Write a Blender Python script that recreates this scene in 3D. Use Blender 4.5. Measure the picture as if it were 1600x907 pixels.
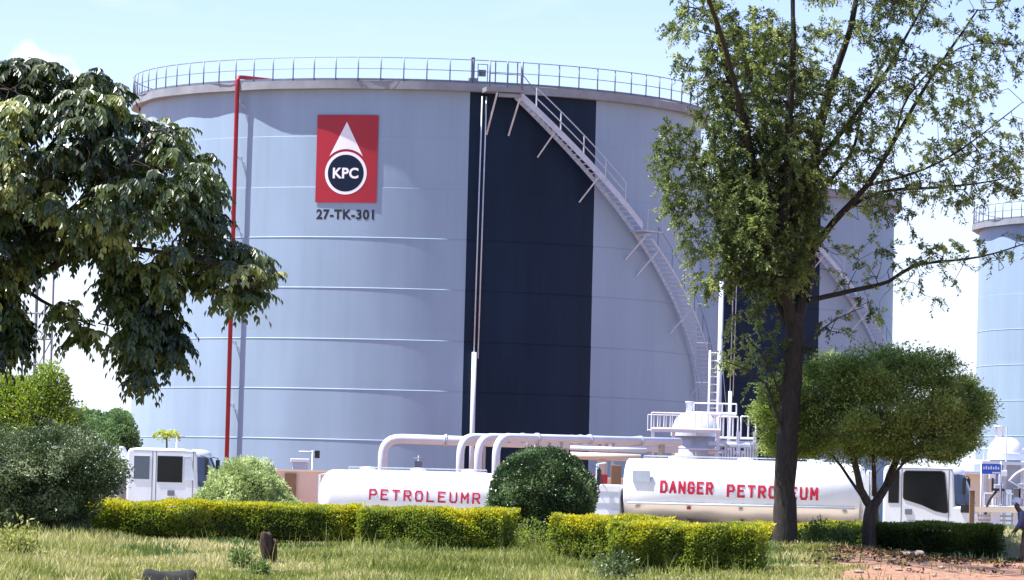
import bpy, bmesh, math, random
import numpy as np
from mathutils import Vector, Matrix

for o in list(bpy.data.objects):
    bpy.data.objects.remove(o)
S = bpy.context.scene
COL = S.collection
R = math.radians
rng = np.random.default_rng(7)
random.seed(7)

# ---------------------------------------------------------------- camera
F_PX, CAM_Z, PITCH, ROLL = 6454.0, 2.0, math.atan(319.5/6454.0), R(1.45)
cam_d = bpy.data.cameras.new('camera')
cam = bpy.data.objects.new('camera', cam_d); COL.objects.link(cam)
cam_d.sensor_width = 36; cam_d.lens = 36*F_PX/1600
cam_d.clip_start = 1; cam_d.clip_end = 9000
Fv = Vector((0, math.cos(PITCH), math.sin(PITCH)))
Rv = Vector((1, 0, 0)); Uv = Vector((0, -math.sin(PITCH), math.cos(PITCH)))
cr, sr = math.cos(ROLL), math.sin(ROLL)
Rc = Rv*cr + Uv*sr; Uc = Uv*cr - Rv*sr
M = Matrix((( Rc.x, Uc.x, -Fv.x), (Rc.y, Uc.y, -Fv.y), (Rc.z, Uc.z, -Fv.z))).to_4x4()
M.translation = Vector((0, 0, CAM_Z))
cam.matrix_world = M
S.camera = cam

def ray(px, py):
    return (Fv*F_PX + Rc*(px-800) + Uc*(453.5-py)).normalized()
def W(px, py, d):                       # survey: sight line of the photo cut at distance d
    r = ray(px, py)
    return Vector((0, 0, CAM_Z)) + r*(d/r.y)

# ---------------------------------------------------------------- world, sun, exposure
SUN_AZ, SUN_EL = R(-95), R(64)          # azimuth from +Y, clockwise; elevation
world = bpy.data.worlds.new('World'); S.world = world; world.use_nodes = True
nt = world.node_tree; nt.nodes.clear()
def N(tree, typ, **kw):
    n = tree.nodes.new(typ)
    for k, v in kw.items():
        if k in n.bl_rna.properties: setattr(n, k, v)
        else: n.inputs[k.replace('_', ' ')].default_value = v
    return n
sky = N(nt, 'ShaderNodeTexSky', sky_type='NISHITA', sun_disc=False, sun_elevation=SUN_EL,
        sun_rotation=SUN_AZ % (2*math.pi), altitude=1200, air_density=1.0, dust_density=0.6, ozone_density=5.0)
bg = N(nt, 'ShaderNodeBackground'); bg.inputs['Strength'].default_value = 0.09
wo = N(nt, 'ShaderNodeOutputWorld')
geo = N(nt, 'ShaderNodeTexCoord'); sep = N(nt, 'ShaderNodeSeparateXYZ')
nt.links.new(geo.outputs['Generated'], sep.inputs[0])
# thin cloud: soft noise stretched along the horizon, denser low down
mp = N(nt, 'ShaderNodeMapping'); mp.inputs['Scale'].default_value = (9, 9, 30); mp.inputs['Location'].default_value = (3.1, 0.4, 1.9)
nz = N(nt, 'ShaderNodeTexNoise'); nz.inputs['Scale'].default_value = 1.0; nz.inputs['Detail'].default_value = 5; nz.inputs['Roughness'].default_value = .5
nt.links.new(geo.outputs['Generated'], mp.inputs[0]); nt.links.new(mp.outputs[0], nz.inputs[0])
r1 = N(nt, 'ShaderNodeMapRange', interpolation_type='SMOOTHSTEP'); nt.links.new(nz.outputs[0], r1.inputs['Value'])
r1.inputs['From Min'].default_value = .46; r1.inputs['From Max'].default_value = .72; r1.inputs['To Max'].default_value = .55
r2 = N(nt, 'ShaderNodeMapRange', interpolation_type='SMOOTHSTEP'); nt.links.new(sep.outputs[2], r2.inputs['Value'])
r2.inputs['From Min'].default_value = -.01; r2.inputs['From Max'].default_value = .17; r2.inputs['To Min'].default_value = .9; r2.inputs['To Max'].default_value = 0.0
# one cumulus head low on the left
vd = N(nt, 'ShaderNodeVectorMath', operation='DISTANCE'); nz2 = N(nt, 'ShaderNodeTexNoise'); nz2.inputs['Scale'].default_value = 110; nz2.inputs['Detail'].default_value = 6
nt.links.new(geo.outputs['Generated'], nz2.inputs[0]); nt.links.new(geo.outputs['Generated'], vd.inputs[0])
_c = ray(58, 142); vd.inputs[1].default_value = _c
ad = N(nt, 'ShaderNodeMath', operation='MULTIPLY_ADD'); nt.links.new(nz2.outputs[0], ad.inputs[0]); ad.inputs[1].default_value = .012; nt.links.new(vd.outputs['Value'], ad.inputs[2])
r3 = N(nt, 'ShaderNodeMapRange', interpolation_type='SMOOTHSTEP'); nt.links.new(ad.outputs[0], r3.inputs['Value'])
r3.inputs['From Min'].default_value = .0185; r3.inputs['From Max'].default_value = .0135; r3.inputs['To Max'].default_value = 1.0
mx1 = N(nt, 'ShaderNodeMath', operation='MAXIMUM'); nt.links.new(r1.outputs[0], mx1.inputs[0]); nt.links.new(r2.outputs[0], mx1.inputs[1])
mx2 = N(nt, 'ShaderNodeMath', operation='MAXIMUM'); nt.links.new(mx1.outputs[0], mx2.inputs[0]); nt.links.new(r3.outputs[0], mx2.inputs[1])
up = N(nt, 'ShaderNodeMath', operation='GREATER_THAN'); nt.links.new(sep.outputs[2], up.inputs[0]); up.inputs[1].default_value = -.02
mm = N(nt, 'ShaderNodeMath', operation='MULTIPLY'); nt.links.new(mx2.outputs[0], mm.inputs[0]); nt.links.new(up.outputs[0], mm.inputs[1])
mix = N(nt, 'ShaderNodeMix', data_type='RGBA'); nt.links.new(mm.outputs[0], mix.inputs[0]); 
tn = N(nt, 'ShaderNodeMix', data_type='RGBA', blend_type='MULTIPLY'); tn.inputs[0].default_value = 1; tn.inputs[7].default_value = (1.02, .95, 1.2, 1)
nt.links.new(sky.outputs[0], tn.inputs[6]); nt.links.new(tn.outputs[2], mix.inputs[6])
mix.inputs[7].default_value = (5.4, 5.9, 6.6, 1)
nt.links.new(mix.outputs[2], bg.inputs[0]); nt.links.new(bg.outputs[0], wo.inputs[0])

sl = bpy.data.lights.new('sun', 'SUN'); sun = bpy.data.objects.new('sun', sl); COL.objects.link(sun)
sl.energy = 5.0; sl.angle = R(0.53); sl.color = (1, .96, .90)
Lv = Vector((math.sin(SUN_AZ)*math.cos(SUN_EL), math.cos(SUN_AZ)*math.cos(SUN_EL), math.sin(SUN_EL)))
sun.rotation_euler = (-Lv).to_track_quat('-Z', 'Y').to_euler(); sun.location = (0, 0, 60)
S.view_settings.view_transform = 'Standard'; S.view_settings.look = 'None'
S.view_settings.gamma = 1; S.view_settings.exposure = 1.22
S.render.engine = 'CYCLES'; S.cycles.max_bounces = 6; S.cycles.diffuse_bounces = 4; S.cycles.transparent_max_bounces = 6
S.cycles.use_denoising = True

# ---------------------------------------------------------------- materials
def mat(name, col, rough=.6, metal=0., var=.08, scale=2.0, bump=0., spec=.5, col2=None, c2=(.45, .7), stretch=(1, 1, 1), coat=0):
    m = bpy.data.materials.new(name); m.use_nodes = True; t = m.node_tree
    b = t.nodes['Principled BSDF']; b.inputs['Roughness'].default_value = rough; b.inputs['Metallic'].default_value = metal
    b.inputs['Specular IOR Level'].default_value = spec; b.inputs['Coat Weight'].default_value = coat
    tc = N(t, 'ShaderNodeTexCoord'); mp = N(t, 'ShaderNodeMapping'); mp.inputs['Scale'].default_value = stretch
    n = N(t, 'ShaderNodeTexNoise'); n.inputs['Scale'].default_value = scale; n.inputs['Detail'].default_value = 6; n.inputs['Roughness'].default_value = .6
    t.links.new(tc.outputs['Object'], mp.inputs[0]); t.links.new(mp.outputs[0], n.inputs[0])
    rp = N(t, 'ShaderNodeValToRGB'); e = rp.color_ramp.elements
    if col2 is None: col2 = tuple(c*(1-var*2.2) for c in col); a = tuple(min(1, c*(1+var)) for c in col); c2 = (.3, .7); e[0].color = (*col2, 1); e[1].color = (*a, 1)
    else: e[0].color = (*col, 1); e[1].color = (*col2, 1)
    e[0].position, e[1].position = c2
    t.links.new(n.outputs[0], rp.inputs[0]); t.links.new(rp.outputs[0], b.inputs['Base Color'])
    if bump:
        bp = N(t, 'ShaderNodeBump'); bp.inputs['Strength'].default_value = 1; bp.inputs['Distance'].default_value = bump
        t.links.new(n.outputs[0], bp.inputs['Height']); t.links.new(bp.outputs[0], b.inputs['Normal'])
    return m

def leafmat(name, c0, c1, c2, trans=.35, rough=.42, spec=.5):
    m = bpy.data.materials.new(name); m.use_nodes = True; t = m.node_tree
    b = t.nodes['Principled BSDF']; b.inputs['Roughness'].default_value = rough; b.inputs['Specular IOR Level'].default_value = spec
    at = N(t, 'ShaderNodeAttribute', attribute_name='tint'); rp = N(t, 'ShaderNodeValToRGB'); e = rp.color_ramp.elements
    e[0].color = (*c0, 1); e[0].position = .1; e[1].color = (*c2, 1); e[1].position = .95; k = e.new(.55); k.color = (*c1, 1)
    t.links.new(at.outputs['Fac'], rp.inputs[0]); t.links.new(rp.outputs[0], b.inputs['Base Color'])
    tr = N(t, 'ShaderNodeBsdfTranslucent'); hs = N(t, 'ShaderNodeHueSaturation'); hs.inputs['Saturation'].default_value = 1.15; hs.inputs['Value'].default_value = 1.3
    t.links.new(rp.outputs[0], hs.inputs['Color']); t.links.new(hs.outputs[0], tr.inputs[0])
    ms = N(t, 'ShaderNodeMixShader'); ms.inputs[0].default_value = trans
    t.links.new(b.outputs[0], ms.inputs[1]); t.links.new(tr.outputs[0], ms.inputs[2]); t.links.new(ms.outputs[0], t.nodes['Material Output'].inputs[0])
    return m

M_tank = mat('tank_paint', (.282, .392, .51), .48, 0, .05, .35, stretch=(1, 1, .25), spec=.35)
M_navy = mat('navy_paint', (.006, .020, .050), .5, 0, .15, .5, stretch=(1, 1, .2), spec=.18)
def plates(m, amt=.10):
    """plate joints and rain streaks on a tank wall, laid out round the shell in metres"""
    t = m.node_tree; b = t.nodes['Principled BSDF']; src = b.inputs['Base Color'].links[0].from_socket
    tc = N(t, 'ShaderNodeTexCoord'); sp = N(t, 'ShaderNodeSeparateXYZ'); t.links.new(tc.outputs['Object'], sp.inputs[0])
    ng = N(t, 'ShaderNodeMath', operation='MULTIPLY'); ng.inputs[1].default_value = -1; t.links.new(sp.outputs[1], ng.inputs[0])
    at = N(t, 'ShaderNodeMath', operation='ARCTAN2'); t.links.new(sp.outputs[0], at.inputs[0]); t.links.new(ng.outputs[0], at.inputs[1])
    mu = N(t, 'ShaderNodeMath', operation='MULTIPLY'); mu.inputs[1].default_value = 14.6; t.links.new(at.outputs[0], mu.inputs[0])
    cb = N(t, 'ShaderNodeCombineXYZ'); t.links.new(mu.outputs[0], cb.inputs[0]); t.links.new(sp.outputs[2], cb.inputs[1])
    br = N(t, 'ShaderNodeTexBrick'); br.offset = .5; br.inputs['Scale'].default_value = 1; br.inputs['Mortar Size'].default_value = .012; br.inputs['Mortar Smooth'].default_value = .4
    br.inputs['Brick Width'].default_value = 4.6; br.inputs['Row Height'].default_value = 2.44; br.inputs['Color1'].default_value = (1, 1, 1, 1); br.inputs['Color2'].default_value = (.965, .965, .975, 1); br.inputs['Mortar'].default_value = (1-amt*1.3,)*3+(1,)
    t.links.new(cb.outputs[0], br.inputs['Vector'])
    mp = N(t, 'ShaderNodeMapping'); mp.inputs['Scale'].default_value = (2.2, .06, 1); t.links.new(cb.outputs[0], mp.inputs[0])
    nz = N(t, 'ShaderNodeTexNoise'); nz.inputs['Scale'].default_value = 1; nz.inputs['Detail'].default_value = 5; t.links.new(mp.outputs[0], nz.inputs[0])
    mr = N(t, 'ShaderNodeMapRange'); t.links.new(nz.outputs[0], mr.inputs['Value']); mr.inputs['From Min'].default_value = .3; mr.inputs['From Max'].default_value = .7; mr.inputs['To Min'].default_value = 1-amt; mr.inputs['To Max'].default_value = 1.03
    m1 = N(t, 'ShaderNodeMix', data_type='RGBA', blend_type='MULTIPLY'); m1.inputs[0].default_value = 1; t.links.new(src, m1.inputs[6]); t.links.new(br.outputs['Color'], m1.inputs[7])
    m2 = N(t, 'ShaderNodeMix', data_type='RGBA', blend_type='MULTIPLY'); m2.inputs[0].default_value = 1; t.links.new(m1.outputs[2], m2.inputs[6]); t.links.new(mr.outputs[0], m2.inputs[7])
    t.links.new(m2.outputs[2], b.inputs['Base Color'])
plates(M_tank, .035); plates(M_navy, .22)
M_rim = mat('rim_steel', (.25, .27, .30), .6, .0, .1, 1.2)
M_galv = mat('galvanised', (.50, .56, .64), .5, .15, .08, 3)
M_dkrail = mat('rail_steel', (.16, .18, .23), .5, .3, .08, 3)
M_red = mat('red_paint', (.34, .008, .022), .45, 0, .08, 1)
M_signred = mat('sign_red', (.36, .008, .022), .45, 0, .04, .8)
M_white = mat('white_paint', (.77, .79, .83), .38, 0, .045, 1.3, coat=.25, stretch=(1.5, 1.5, .5))
M_decal = mat('decal_white', (.82, .82, .86), .5, 0, .02, 1)
M_ink = mat('black_letters', (.012, .012, .016), .5)
M_redink = mat('red_letters', (.55, .01, .05), .5, 0, .12, 5)
M_steel = mat('polished_steel', (.86, .83, .80), .42, .6, .05, .8, stretch=(.3, 1, 3))
M_pipe = mat('pipe_paint', (.60, .65, .74), .4, 0, .06, 1)
M_beige = mat('beige_paint', (.62, .52, .42), .7, 0, .06, .6)
M_wall = mat('plaster', (.78, .58, .46), .85, 0, .06, .8, bump=.004)
M_cream = mat('cream_panel', (.75, .66, .48), .7, 0, .04, .8)
M_conc = mat('concrete', (.42, .40, .36), .85, 0, .1, 2, bump=.005)
M_glass = mat('dark_glass', (.006, .007, .009), .12, 0, .02, 1, spec=.3)
M_glass2 = mat('blue_glass', (.055, .075, .12), .1, 0, .05, 1, spec=.9)
M_rubber = mat('tyre_rubber', (.018, .017, .017), .8)
M_black = mat('black_plastic', (.02, .02, .022), .5)
M_brown = mat('rust_brown', (.22, .13, .07), .8)
M_blue = mat('blue_sign', (.02, .10, .55), .4)
M_bark = mat('bark', (.034, .026, .020), .9, 0, .3, 6, bump=.03, stretch=(3, 3, .6))
M_bark2 = mat('pale_bark', (.065, .048, .036), .9, 0, .3, 6, bump=.02, stretch=(3, 3, .6))
M_stump = mat('stump_wood', (.055, .034, .022), .9, 0, .4, 9, bump=.03, stretch=(3, 3, .5))
M_rock = mat('dark_rock', (.012, .011, .012), .9, 0, .3, 5, bump=.02)
M_stone = mat('stone', (.30, .24, .2), .9, 0, .2, 8, bump=.01)
M_tower = mat('tower_steel', (.18, .2, .24), .6, .3)
M_skin = mat('skin', (.10, .05, .03), .5)
M_shirt = mat('blue_grey_cloth', (.10, .11, .20), .9)
M_coat = mat('dark_purple_cloth', (.022, .014, .03), .95)
M_khaki = mat('brown_cloth', (.20, .12, .07), .95)

L_mango = leafmat('left_tree_leaf', (.022, .036, .010), (.09, .125, .035), (.44, .45, .17), .3, .33, .8)
L_feather = leafmat('feathery_leaf', (.045, .065, .022), (.16, .21, .07), (.46, .52, .18), .45, .42)
L_round = leafmat('round_tree_leaf', (.09, .14, .03), (.28, .36, .10), (.54, .60, .25), .5, .45)
L_dome = leafmat('dome_leaf', (.022, .05, .016), (.055, .11, .03), (.30, .40, .20), .25, .35, .7)
L_pale = leafmat('pale_leaf', (.26, .33, .13), (.47, .55, .26), (.70, .76, .44), .3, .45)
L_grey = leafmat('grey_leaf', (.03, .055, .018), (.10, .145, .05), (.42, .48, .30), .3, .4, .7)
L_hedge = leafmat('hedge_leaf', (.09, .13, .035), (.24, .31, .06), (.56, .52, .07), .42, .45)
L_hedgeg = leafmat('shaded_hedge_leaf', (.02, .04, .012), (.05, .09, .02), (.15, .22, .03), .3, .45)  # darker copy of the hedge leaf, with tree shade put into its colour
L_far = leafmat('far_leaf', (.07, .13, .05), (.15, .25, .09), (.28, .38, .16), .4, .6)
L_yel = leafmat('yellow_green_leaf', (.09, .15, .02), (.24, .32, .05), (.50, .56, .12), .35, .45)
L_grass = leafmat('grass_blade', (.16, .20, .045), (.36, .37, .12), (.60, .54, .29), .35, .6, .3)
L_weed = leafmat('weed_leaf', (.05, .1, .02), (.1, .17, .04), (.18, .26, .08), .3, .5)

# ---------------------------------------------------------------- helpers
def tag(o, label=None, cat=None, group=None, kind=None):
    if label: o['label'] = label
    if cat: o['category'] = cat
    if group: o['group'] = group
    if kind: o['kind'] = kind
    return o
def empty(name, loc=(0, 0, 0), rz=0, label=None, cat=None, group=None):
    o = bpy.data.objects.new(name, None); COL.objects.link(o); o.location = loc; o.rotation_euler = (0, 0, rz); o.empty_display_size = .3
    return tag(o, label, cat, group)
def link(name, me, parent=None):
    o = bpy.data.objects.new(name, me); COL.objects.link(o)
    if parent: o.parent = parent
    return o
def copy_tree(o, parent=None, skip=()):
    c = o.copy(); COL.objects.link(c)
    if parent: c.parent = parent; c.matrix_parent_inverse = o.matrix_parent_inverse
    for ch in [x for x in bpy.data.objects if x.parent == o and x.name.split('.')[0] not in skip]:
        copy_tree(ch, c, skip)
    return c

class MB:
    """collects shapes and links them as one mesh object"""
    def __init__(s): s.v = []; s.f = []; s.sm = []
    def add(s, vs, fs, smooth=False):
        b = len(s.v); s.v += [tuple(x) for x in vs]; s.f += [tuple(i+b for i in f) for f in fs]; s.sm += [smooth]*len(fs); return s
    def box(s, lo, hi, rot=None, org=None):
        x0, y0, z0 = lo; x1, y1, z1 = hi
        vs = [Vector(p) for p in ((x0,y0,z0),(x1,y0,z0),(x1,y1,z0),(x0,y1,z0),(x0,y0,z1),(x1,y0,z1),(x1,y1,z1),(x0,y1,z1))]
        if rot: vs = [rot @ v for v in vs]
        if org: vs = [v+Vector(org) for v in vs]
        return s.add(vs, [(0,3,2,1),(4,5,6,7),(0,1,5,4),(1,2,6,5),(2,3,7,6),(3,0,4,7)])
    def tube(s, pts, r, n=8, cap=True):
        pts = [Vector(p) for p in pts]; rr = r if isinstance(r, (list, tuple)) else [r]*len(pts)
        vs, fs = [], []; up = None
        for i, p in enumerate(pts):
            t = (pts[min(i+1, len(pts)-1)] - pts[max(i-1, 0)]).normalized()
            if up is None: up = t.orthogonal().normalized()
            a = (up - t*up.dot(t)).normalized(); up = a; b = t.cross(a)
            for k in range(n):
                q = 2*math.pi*k/n; vs.append(p + (a*math.cos(q)+b*math.sin(q))*rr[i])
        for i in range(len(pts)-1):
            for k in range(n):
                fs.append((i*n+k, i*n+(k+1) % n, (i+1)*n+(k+1) % n, (i+1)*n+k))
        s.add(vs, fs, n > 5)
        if cap:
            b = len(s.v)-len(vs); s.f += [tuple(b+k for k in reversed(range(n))), tuple(b+(len(pts)-1)*n+k for k in range(n))]; s.sm += [False]*2
        return s
    def lathe(s, prof, n=32, org=(0, 0, 0), axis='z', smooth=True, a0=0, a1=2*math.pi):
        full = abs(a1-a0-2*math.pi) < 1e-6; m = n if full else n+1; vs, fs = [], []
        for (r, z) in prof:
            for k in range(m):
                q = a0+(a1-a0)*k/n; c, d = r*math.cos(q), r*math.sin(q)
                p = (c, d, z) if axis == 'z' else ((z, c, d) if axis == 'x' else (c, z, d))
                vs.append(Vector(p)+Vector(org))
        for i in range(len(prof)-1):
            for k in range(n):
                k2 = (k+1) % m; fs.append((i*m+k, i*m+k2, (i+1)*m+k2, (i+1)*m+k))
        return s.add(vs, fs, smooth)
    def prism(s, poly, y0, y1):                       # outline in x,z extruded along y
        n = len(poly); vs = [(x, y0, z) for x, z in poly]+[(x, y1, z) for x, z in poly]
        fs = [tuple(range(n)), tuple(reversed(range(n, 2*n)))]+[(i, i+n, (i+1) % n+n, (i+1) % n) for i in range(n)]
        return s.add(vs, fs)
    def build(s, name, m, parent=None, bevel=0, org=None):
        me = bpy.data.meshes.new(name); vs = s.v
        if org is not None: vs = [tuple(Vector(v)-Vector(org)) for v in vs]
        me.from_pydata(vs, [], s.f); me.polygons.foreach_set('use_smooth', s.sm); me.materials.append(m); me.update()
        bm = bmesh.new(); bm.from_mesh(me); bmesh.ops.recalc_face_normals(bm, faces=bm.faces); bm.to_mesh(me); bm.free()
        o = link(name, me, parent)
        if org is not None: o.location = org
        if bevel:
            md = o.modifiers.new('bevel', 'BEVEL'); md.width = bevel; md.segments = 2; md.limit_method = 'ANGLE'; md.angle_limit = R(40)
        return o

def npmesh(name, V, Fq, m, parent=None, tint=None, smooth=False):
    """V (n,3), Fq (k,4) or (k,3)"""
    me = bpy.data.meshes.new(name); k = Fq.shape[1]
    me.vertices.add(len(V)); me.vertices.foreach_set('co', V.astype(np.float32).ravel())
    me.loops.add(Fq.size); me.loops.foreach_set('vertex_index', Fq.astype(np.int32).ravel())
    me.polygons.add(len(Fq)); me.polygons.foreach_set('loop_start', np.arange(0, Fq.size, k, dtype=np.int32)); me.polygons.foreach_set('loop_total', np.full(len(Fq), k, dtype=np.int32))
    me.polygons.foreach_set('use_smooth', np.full(len(Fq), smooth))
    if tint is not None:
        a = me.attributes.new('tint', 'FLOAT', 'POINT'); a.data.foreach_set('value', tint.astype(np.float32))
    me.update(calc_edges=True); me.materials.append(m); 
    return link(name, me, parent)

def unit(a): return a/np.maximum(np.linalg.norm(a, axis=1, keepdims=True), 1e-9)
def leaves(name, P, D, L, Wd, m, parent=None, tint=None, up=None, org=None, fold=.25):
    """one folded diamond per leaf: base P, direction D, length L, width Wd"""
    n = len(P); D = unit(D)
    if up is None: up = rng.normal(size=(n, 3))
    side = unit(np.cross(D, up)); nor = np.cross(side, D)
    L = np.broadcast_to(np.asarray(L, float).reshape(-1, 1), (n, 1)); Wd = np.broadcast_to(np.asarray(Wd, float).reshape(-1, 1), (n, 1))
    mid = P + D*L*.45 + nor*Wd*fold
    V = np.stack([P, mid+side*Wd*.5, P+D*L, mid-side*Wd*.5], 1).reshape(-1, 3)
    if org is not None: V = V-np.array(org)
    Fq = np.arange(4*n).reshape(n, 4)
    if tint is None: tint = rng.random(n)
    return npmesh(name, V, Fq, m, parent, np.repeat(tint, 4))

def vnoise(P, s, seed=0):
    """cheap smooth 3-D noise, about -1..1"""
    r = np.random.default_rng(seed); out = 0
    for k in range(6):
        d = r.normal(size=3); d /= np.linalg.norm(d); out = out + np.sin(P @ d*s*(1+.35*k) + r.random()*6.28 + 1.3*np.sin(P @ np.roll(d, 1)*s*.7+r.random()*6))
    return out/3.2

def sstep(t): t = np.clip(t, 0, 1); return t*t*(3-2*t)
def ground(X, Y):
    X = np.asarray(X, float); Y = np.asarray(Y, float)
    hp = .48 + .30*sstep((X-2)/4) - .24*sstep((X-9)/3)
    z = hp*sstep((Y-84)/26.)*(1-sstep((Y-118)/6.))
    z = z + .85*sstep((X-12.2)/1.2)*sstep((Y-112.5)/4)*(1-sstep((Y-119)/4.))
    near = (1-sstep((Y-118)/6.))*sstep((Y-60)/10.)
    return z + near*.03*np.sin(X*1.3+Y*.6)*np.sin(Y*.9-X*.4)
def G(X, Y): return float(ground(X, Y))
def onground(px, d, py=800):
    p = W(px, py, d); return Vector((p.x, p.y, G(p.x, p.y)))
def zat(px, py, d): return W(px, py, d).z

# ---------------------------------------------------------------- ground
M_soil = bpy.data.materials.new('soil_and_turf'); M_soil.use_nodes = True
t = M_soil.node_tree; b = t.nodes['Principled BSDF']; b.inputs['Roughness'].default_value = .95
tc = N(t, 'ShaderNodeTexCoord'); n1 = N(t, 'ShaderNodeTexNoise'); n1.inputs['Scale'].default_value = .45; n1.inputs['Detail'].default_value = 8
n2 = N(t, 'ShaderNodeTexNoise'); n2.inputs['Scale'].default_value = 6; n2.inputs['Detail'].default_value = 8
at = N(t, 'ShaderNodeAttribute', attribute_name='tint')
t.links.new(tc.outputs['Object'], n1.inputs[0]); t.links.new(tc.outputs['Object'], n2.inputs[0])
ra = N(t, 'ShaderNodeValToRGB'); ra.color_ramp.elements[0].color = (.13, .13, .05, 1); ra.color_ramp.elements[1].color = (.24, .21, .11, 1)
rb = N(t, 'ShaderNodeValToRGB'); rb.color_ramp.elements[0].color = (.16, .08, .05, 1); rb.color_ramp.elements[1].color = (.33, .175, .115, 1)
rb.color_ramp.elements[0].position = .35; rb.color_ramp.elements[1].position = .6
t.links.new(n2.outputs[0], ra.inputs[0]); t.links.new(n2.outputs[0], rb.inputs[0])
ma = N(t, 'ShaderNodeMath', operation='MULTIPLY_ADD'); t.links.new(n1.outputs[0], ma.inputs[0]); ma.inputs[1].default_value = .5; t.links.new(at.outputs['Fac'], ma.inputs[2])
mr = N(t, 'ShaderNodeMapRange'); t.links.new(ma.outputs[0], mr.inputs['Value']); mr.inputs['From Min'].default_value = .6; mr.inputs['From Max'].default_value = .8
mc = N(t, 'ShaderNodeMix', data_type='RGBA'); t.links.new(mr.outputs[0], mc.inputs[0]); t.links.new(ra.outputs[0], mc.inputs[6]); t.links.new(rb.outputs[0], mc.inputs[7])
t.links.new(mc.outputs[2], b.inputs['Base Color'])
bp = N(t, 'ShaderNodeBump'); bp.inputs['Distance'].default_value = .04; t.links.new(n2.outputs[0], bp.inputs['Height']); t.links.new(bp.outputs[0], b.inputs['Normal'])

def soilness(X, Y):                     # 1 where the red earth is bare
    lim = 6.9 + (Y-88)*.03 + .5*np.sin(Y*1.1)
    return sstep((X-lim)/1.4)*sstep((Y-80)/4)*(1-sstep((Y-110.5-.8*sstep((X-9)/2))/2.))
xs = np.concatenate([[-4000, -1200, -400, -120], np.arange(-40, 40.01, .5), [120, 400, 1200, 4000]])
ys = np.concatenate([[-400, -50, 0, 30, 50], np.arange(60, 128.01, .5), [135, 150, 180, 220, 300, 500, 1000, 2500, 6500]])
XX, YY = np.meshgrid(xs, ys); V = np.stack([XX, YY, ground(XX, YY)], -1).reshape(-1, 3)
nx, ny = len(xs), len(ys); ii = (np.arange(ny-1)[:, None]*nx+np.arange(nx-1)[None]).ravel()
lot = sstep((YY-121)/3.)*.55
g = npmesh('ground', V, np.stack([ii, ii+1, ii+1+nx, ii+nx], 1), M_soil, None, np.maximum(soilness(XX, YY), lot).ravel(), True)
tag(g, kind='structure')
# the paved lot the lorries stand on, with its kerb
M_asph = mat('murram', (.40, .345, .28), .9, 0, .12, 1.2, bump=.005)
tag(MB().box((-60, 124.6, -.3), (60, 140, .012)).build('road', M_asph), kind='structure')
tag(MB().box((-60, 124.3, -.3), (60, 124.59, .14)).build('kerb', M_conc), kind='structure')
# hills on the horizon
hv, hf = [], []; hx = np.linspace(-2600, 2600, 60)
for i, x in enumerate(hx):
    h = 16+12*math.sin(i*.37)+7*math.sin(i*.91+1); hv += [(x, 3300, -5), (x, 3600, h), (x, 4000, -5)]
hf = [(i*3+j, i*3+3+j, i*3+4+j, i*3+1+j) for i in range(59) for j in (0, 1)]
tag(MB().add(hv, hf, True).build('hills', mat('hill_scrub', (.08, .12, .09), .9, 0, .2, .01)), kind='structure')
# ---------------------------------------------------------------- storage tanks
TR, TH = 14.6, 21.9                       # radius, height
TX, TY = -4.95, 215.0
def cyl(phi, z, r): return Vector((r*math.sin(phi), -r*math.cos(phi), z))      # phi 0 faces the camera side, + to the right
def phi_at(px, py, r=TR):                 # where a sight line meets the first tank
    d = ray(px, py); ox, oy = -TX, -TY
    a = d.x*d.x+d.y*d.y; b_ = 2*(ox*d.x+oy*d.y); c = ox*ox+oy*oy-r*r
    D = b_*b_-4*a*c
    if D < 0: return (math.pi/2 if px > 650 else -math.pi/2), 2+d.z/d.y*TY
    s = (-b_-math.sqrt(D))/(2*a); x, y, z = ox+d.x*s, oy+d.y*s, CAM_Z+d.z*s
    return math.atan2(x, -y), z
def arcgrid(mb, p0, p1, z0, z1, r, n=24, thick=0):
    vs = []
    for k in range(n+1):
        q = p0+(p1-p0)*k/n; vs += [cyl(q, z0, r), cyl(q, z1, r)]
    fs = [(2*k, 2*k+2, 2*k+3, 2*k+1) for k in range(n)]
    if thick:
        b0 = len(vs)
        for k in range(n+1):
            q = p0+(p1-p0)*k/n; vs += [cyl(q, z0, r-thick), cyl(q, z1, r-thick)]
        fs += [(2*k+b0, 2*k+1+b0, 2*k+3+b0, 2*k+2+b0) for k in range(n)]
        fs += [(2*k, b0+2*k, b0+2*k+2, 2*k+2) for k in range(n)]+[(2*k+1, 2*k+3, b0+2*k+3, b0+2*k+1) for k in range(n)]
        fs += [(0, 1, b0+1, b0), (2*n, b0+2*n, b0+2*n+1, 2*n+1)]
    mb.add(vs, fs, not thick)

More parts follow.
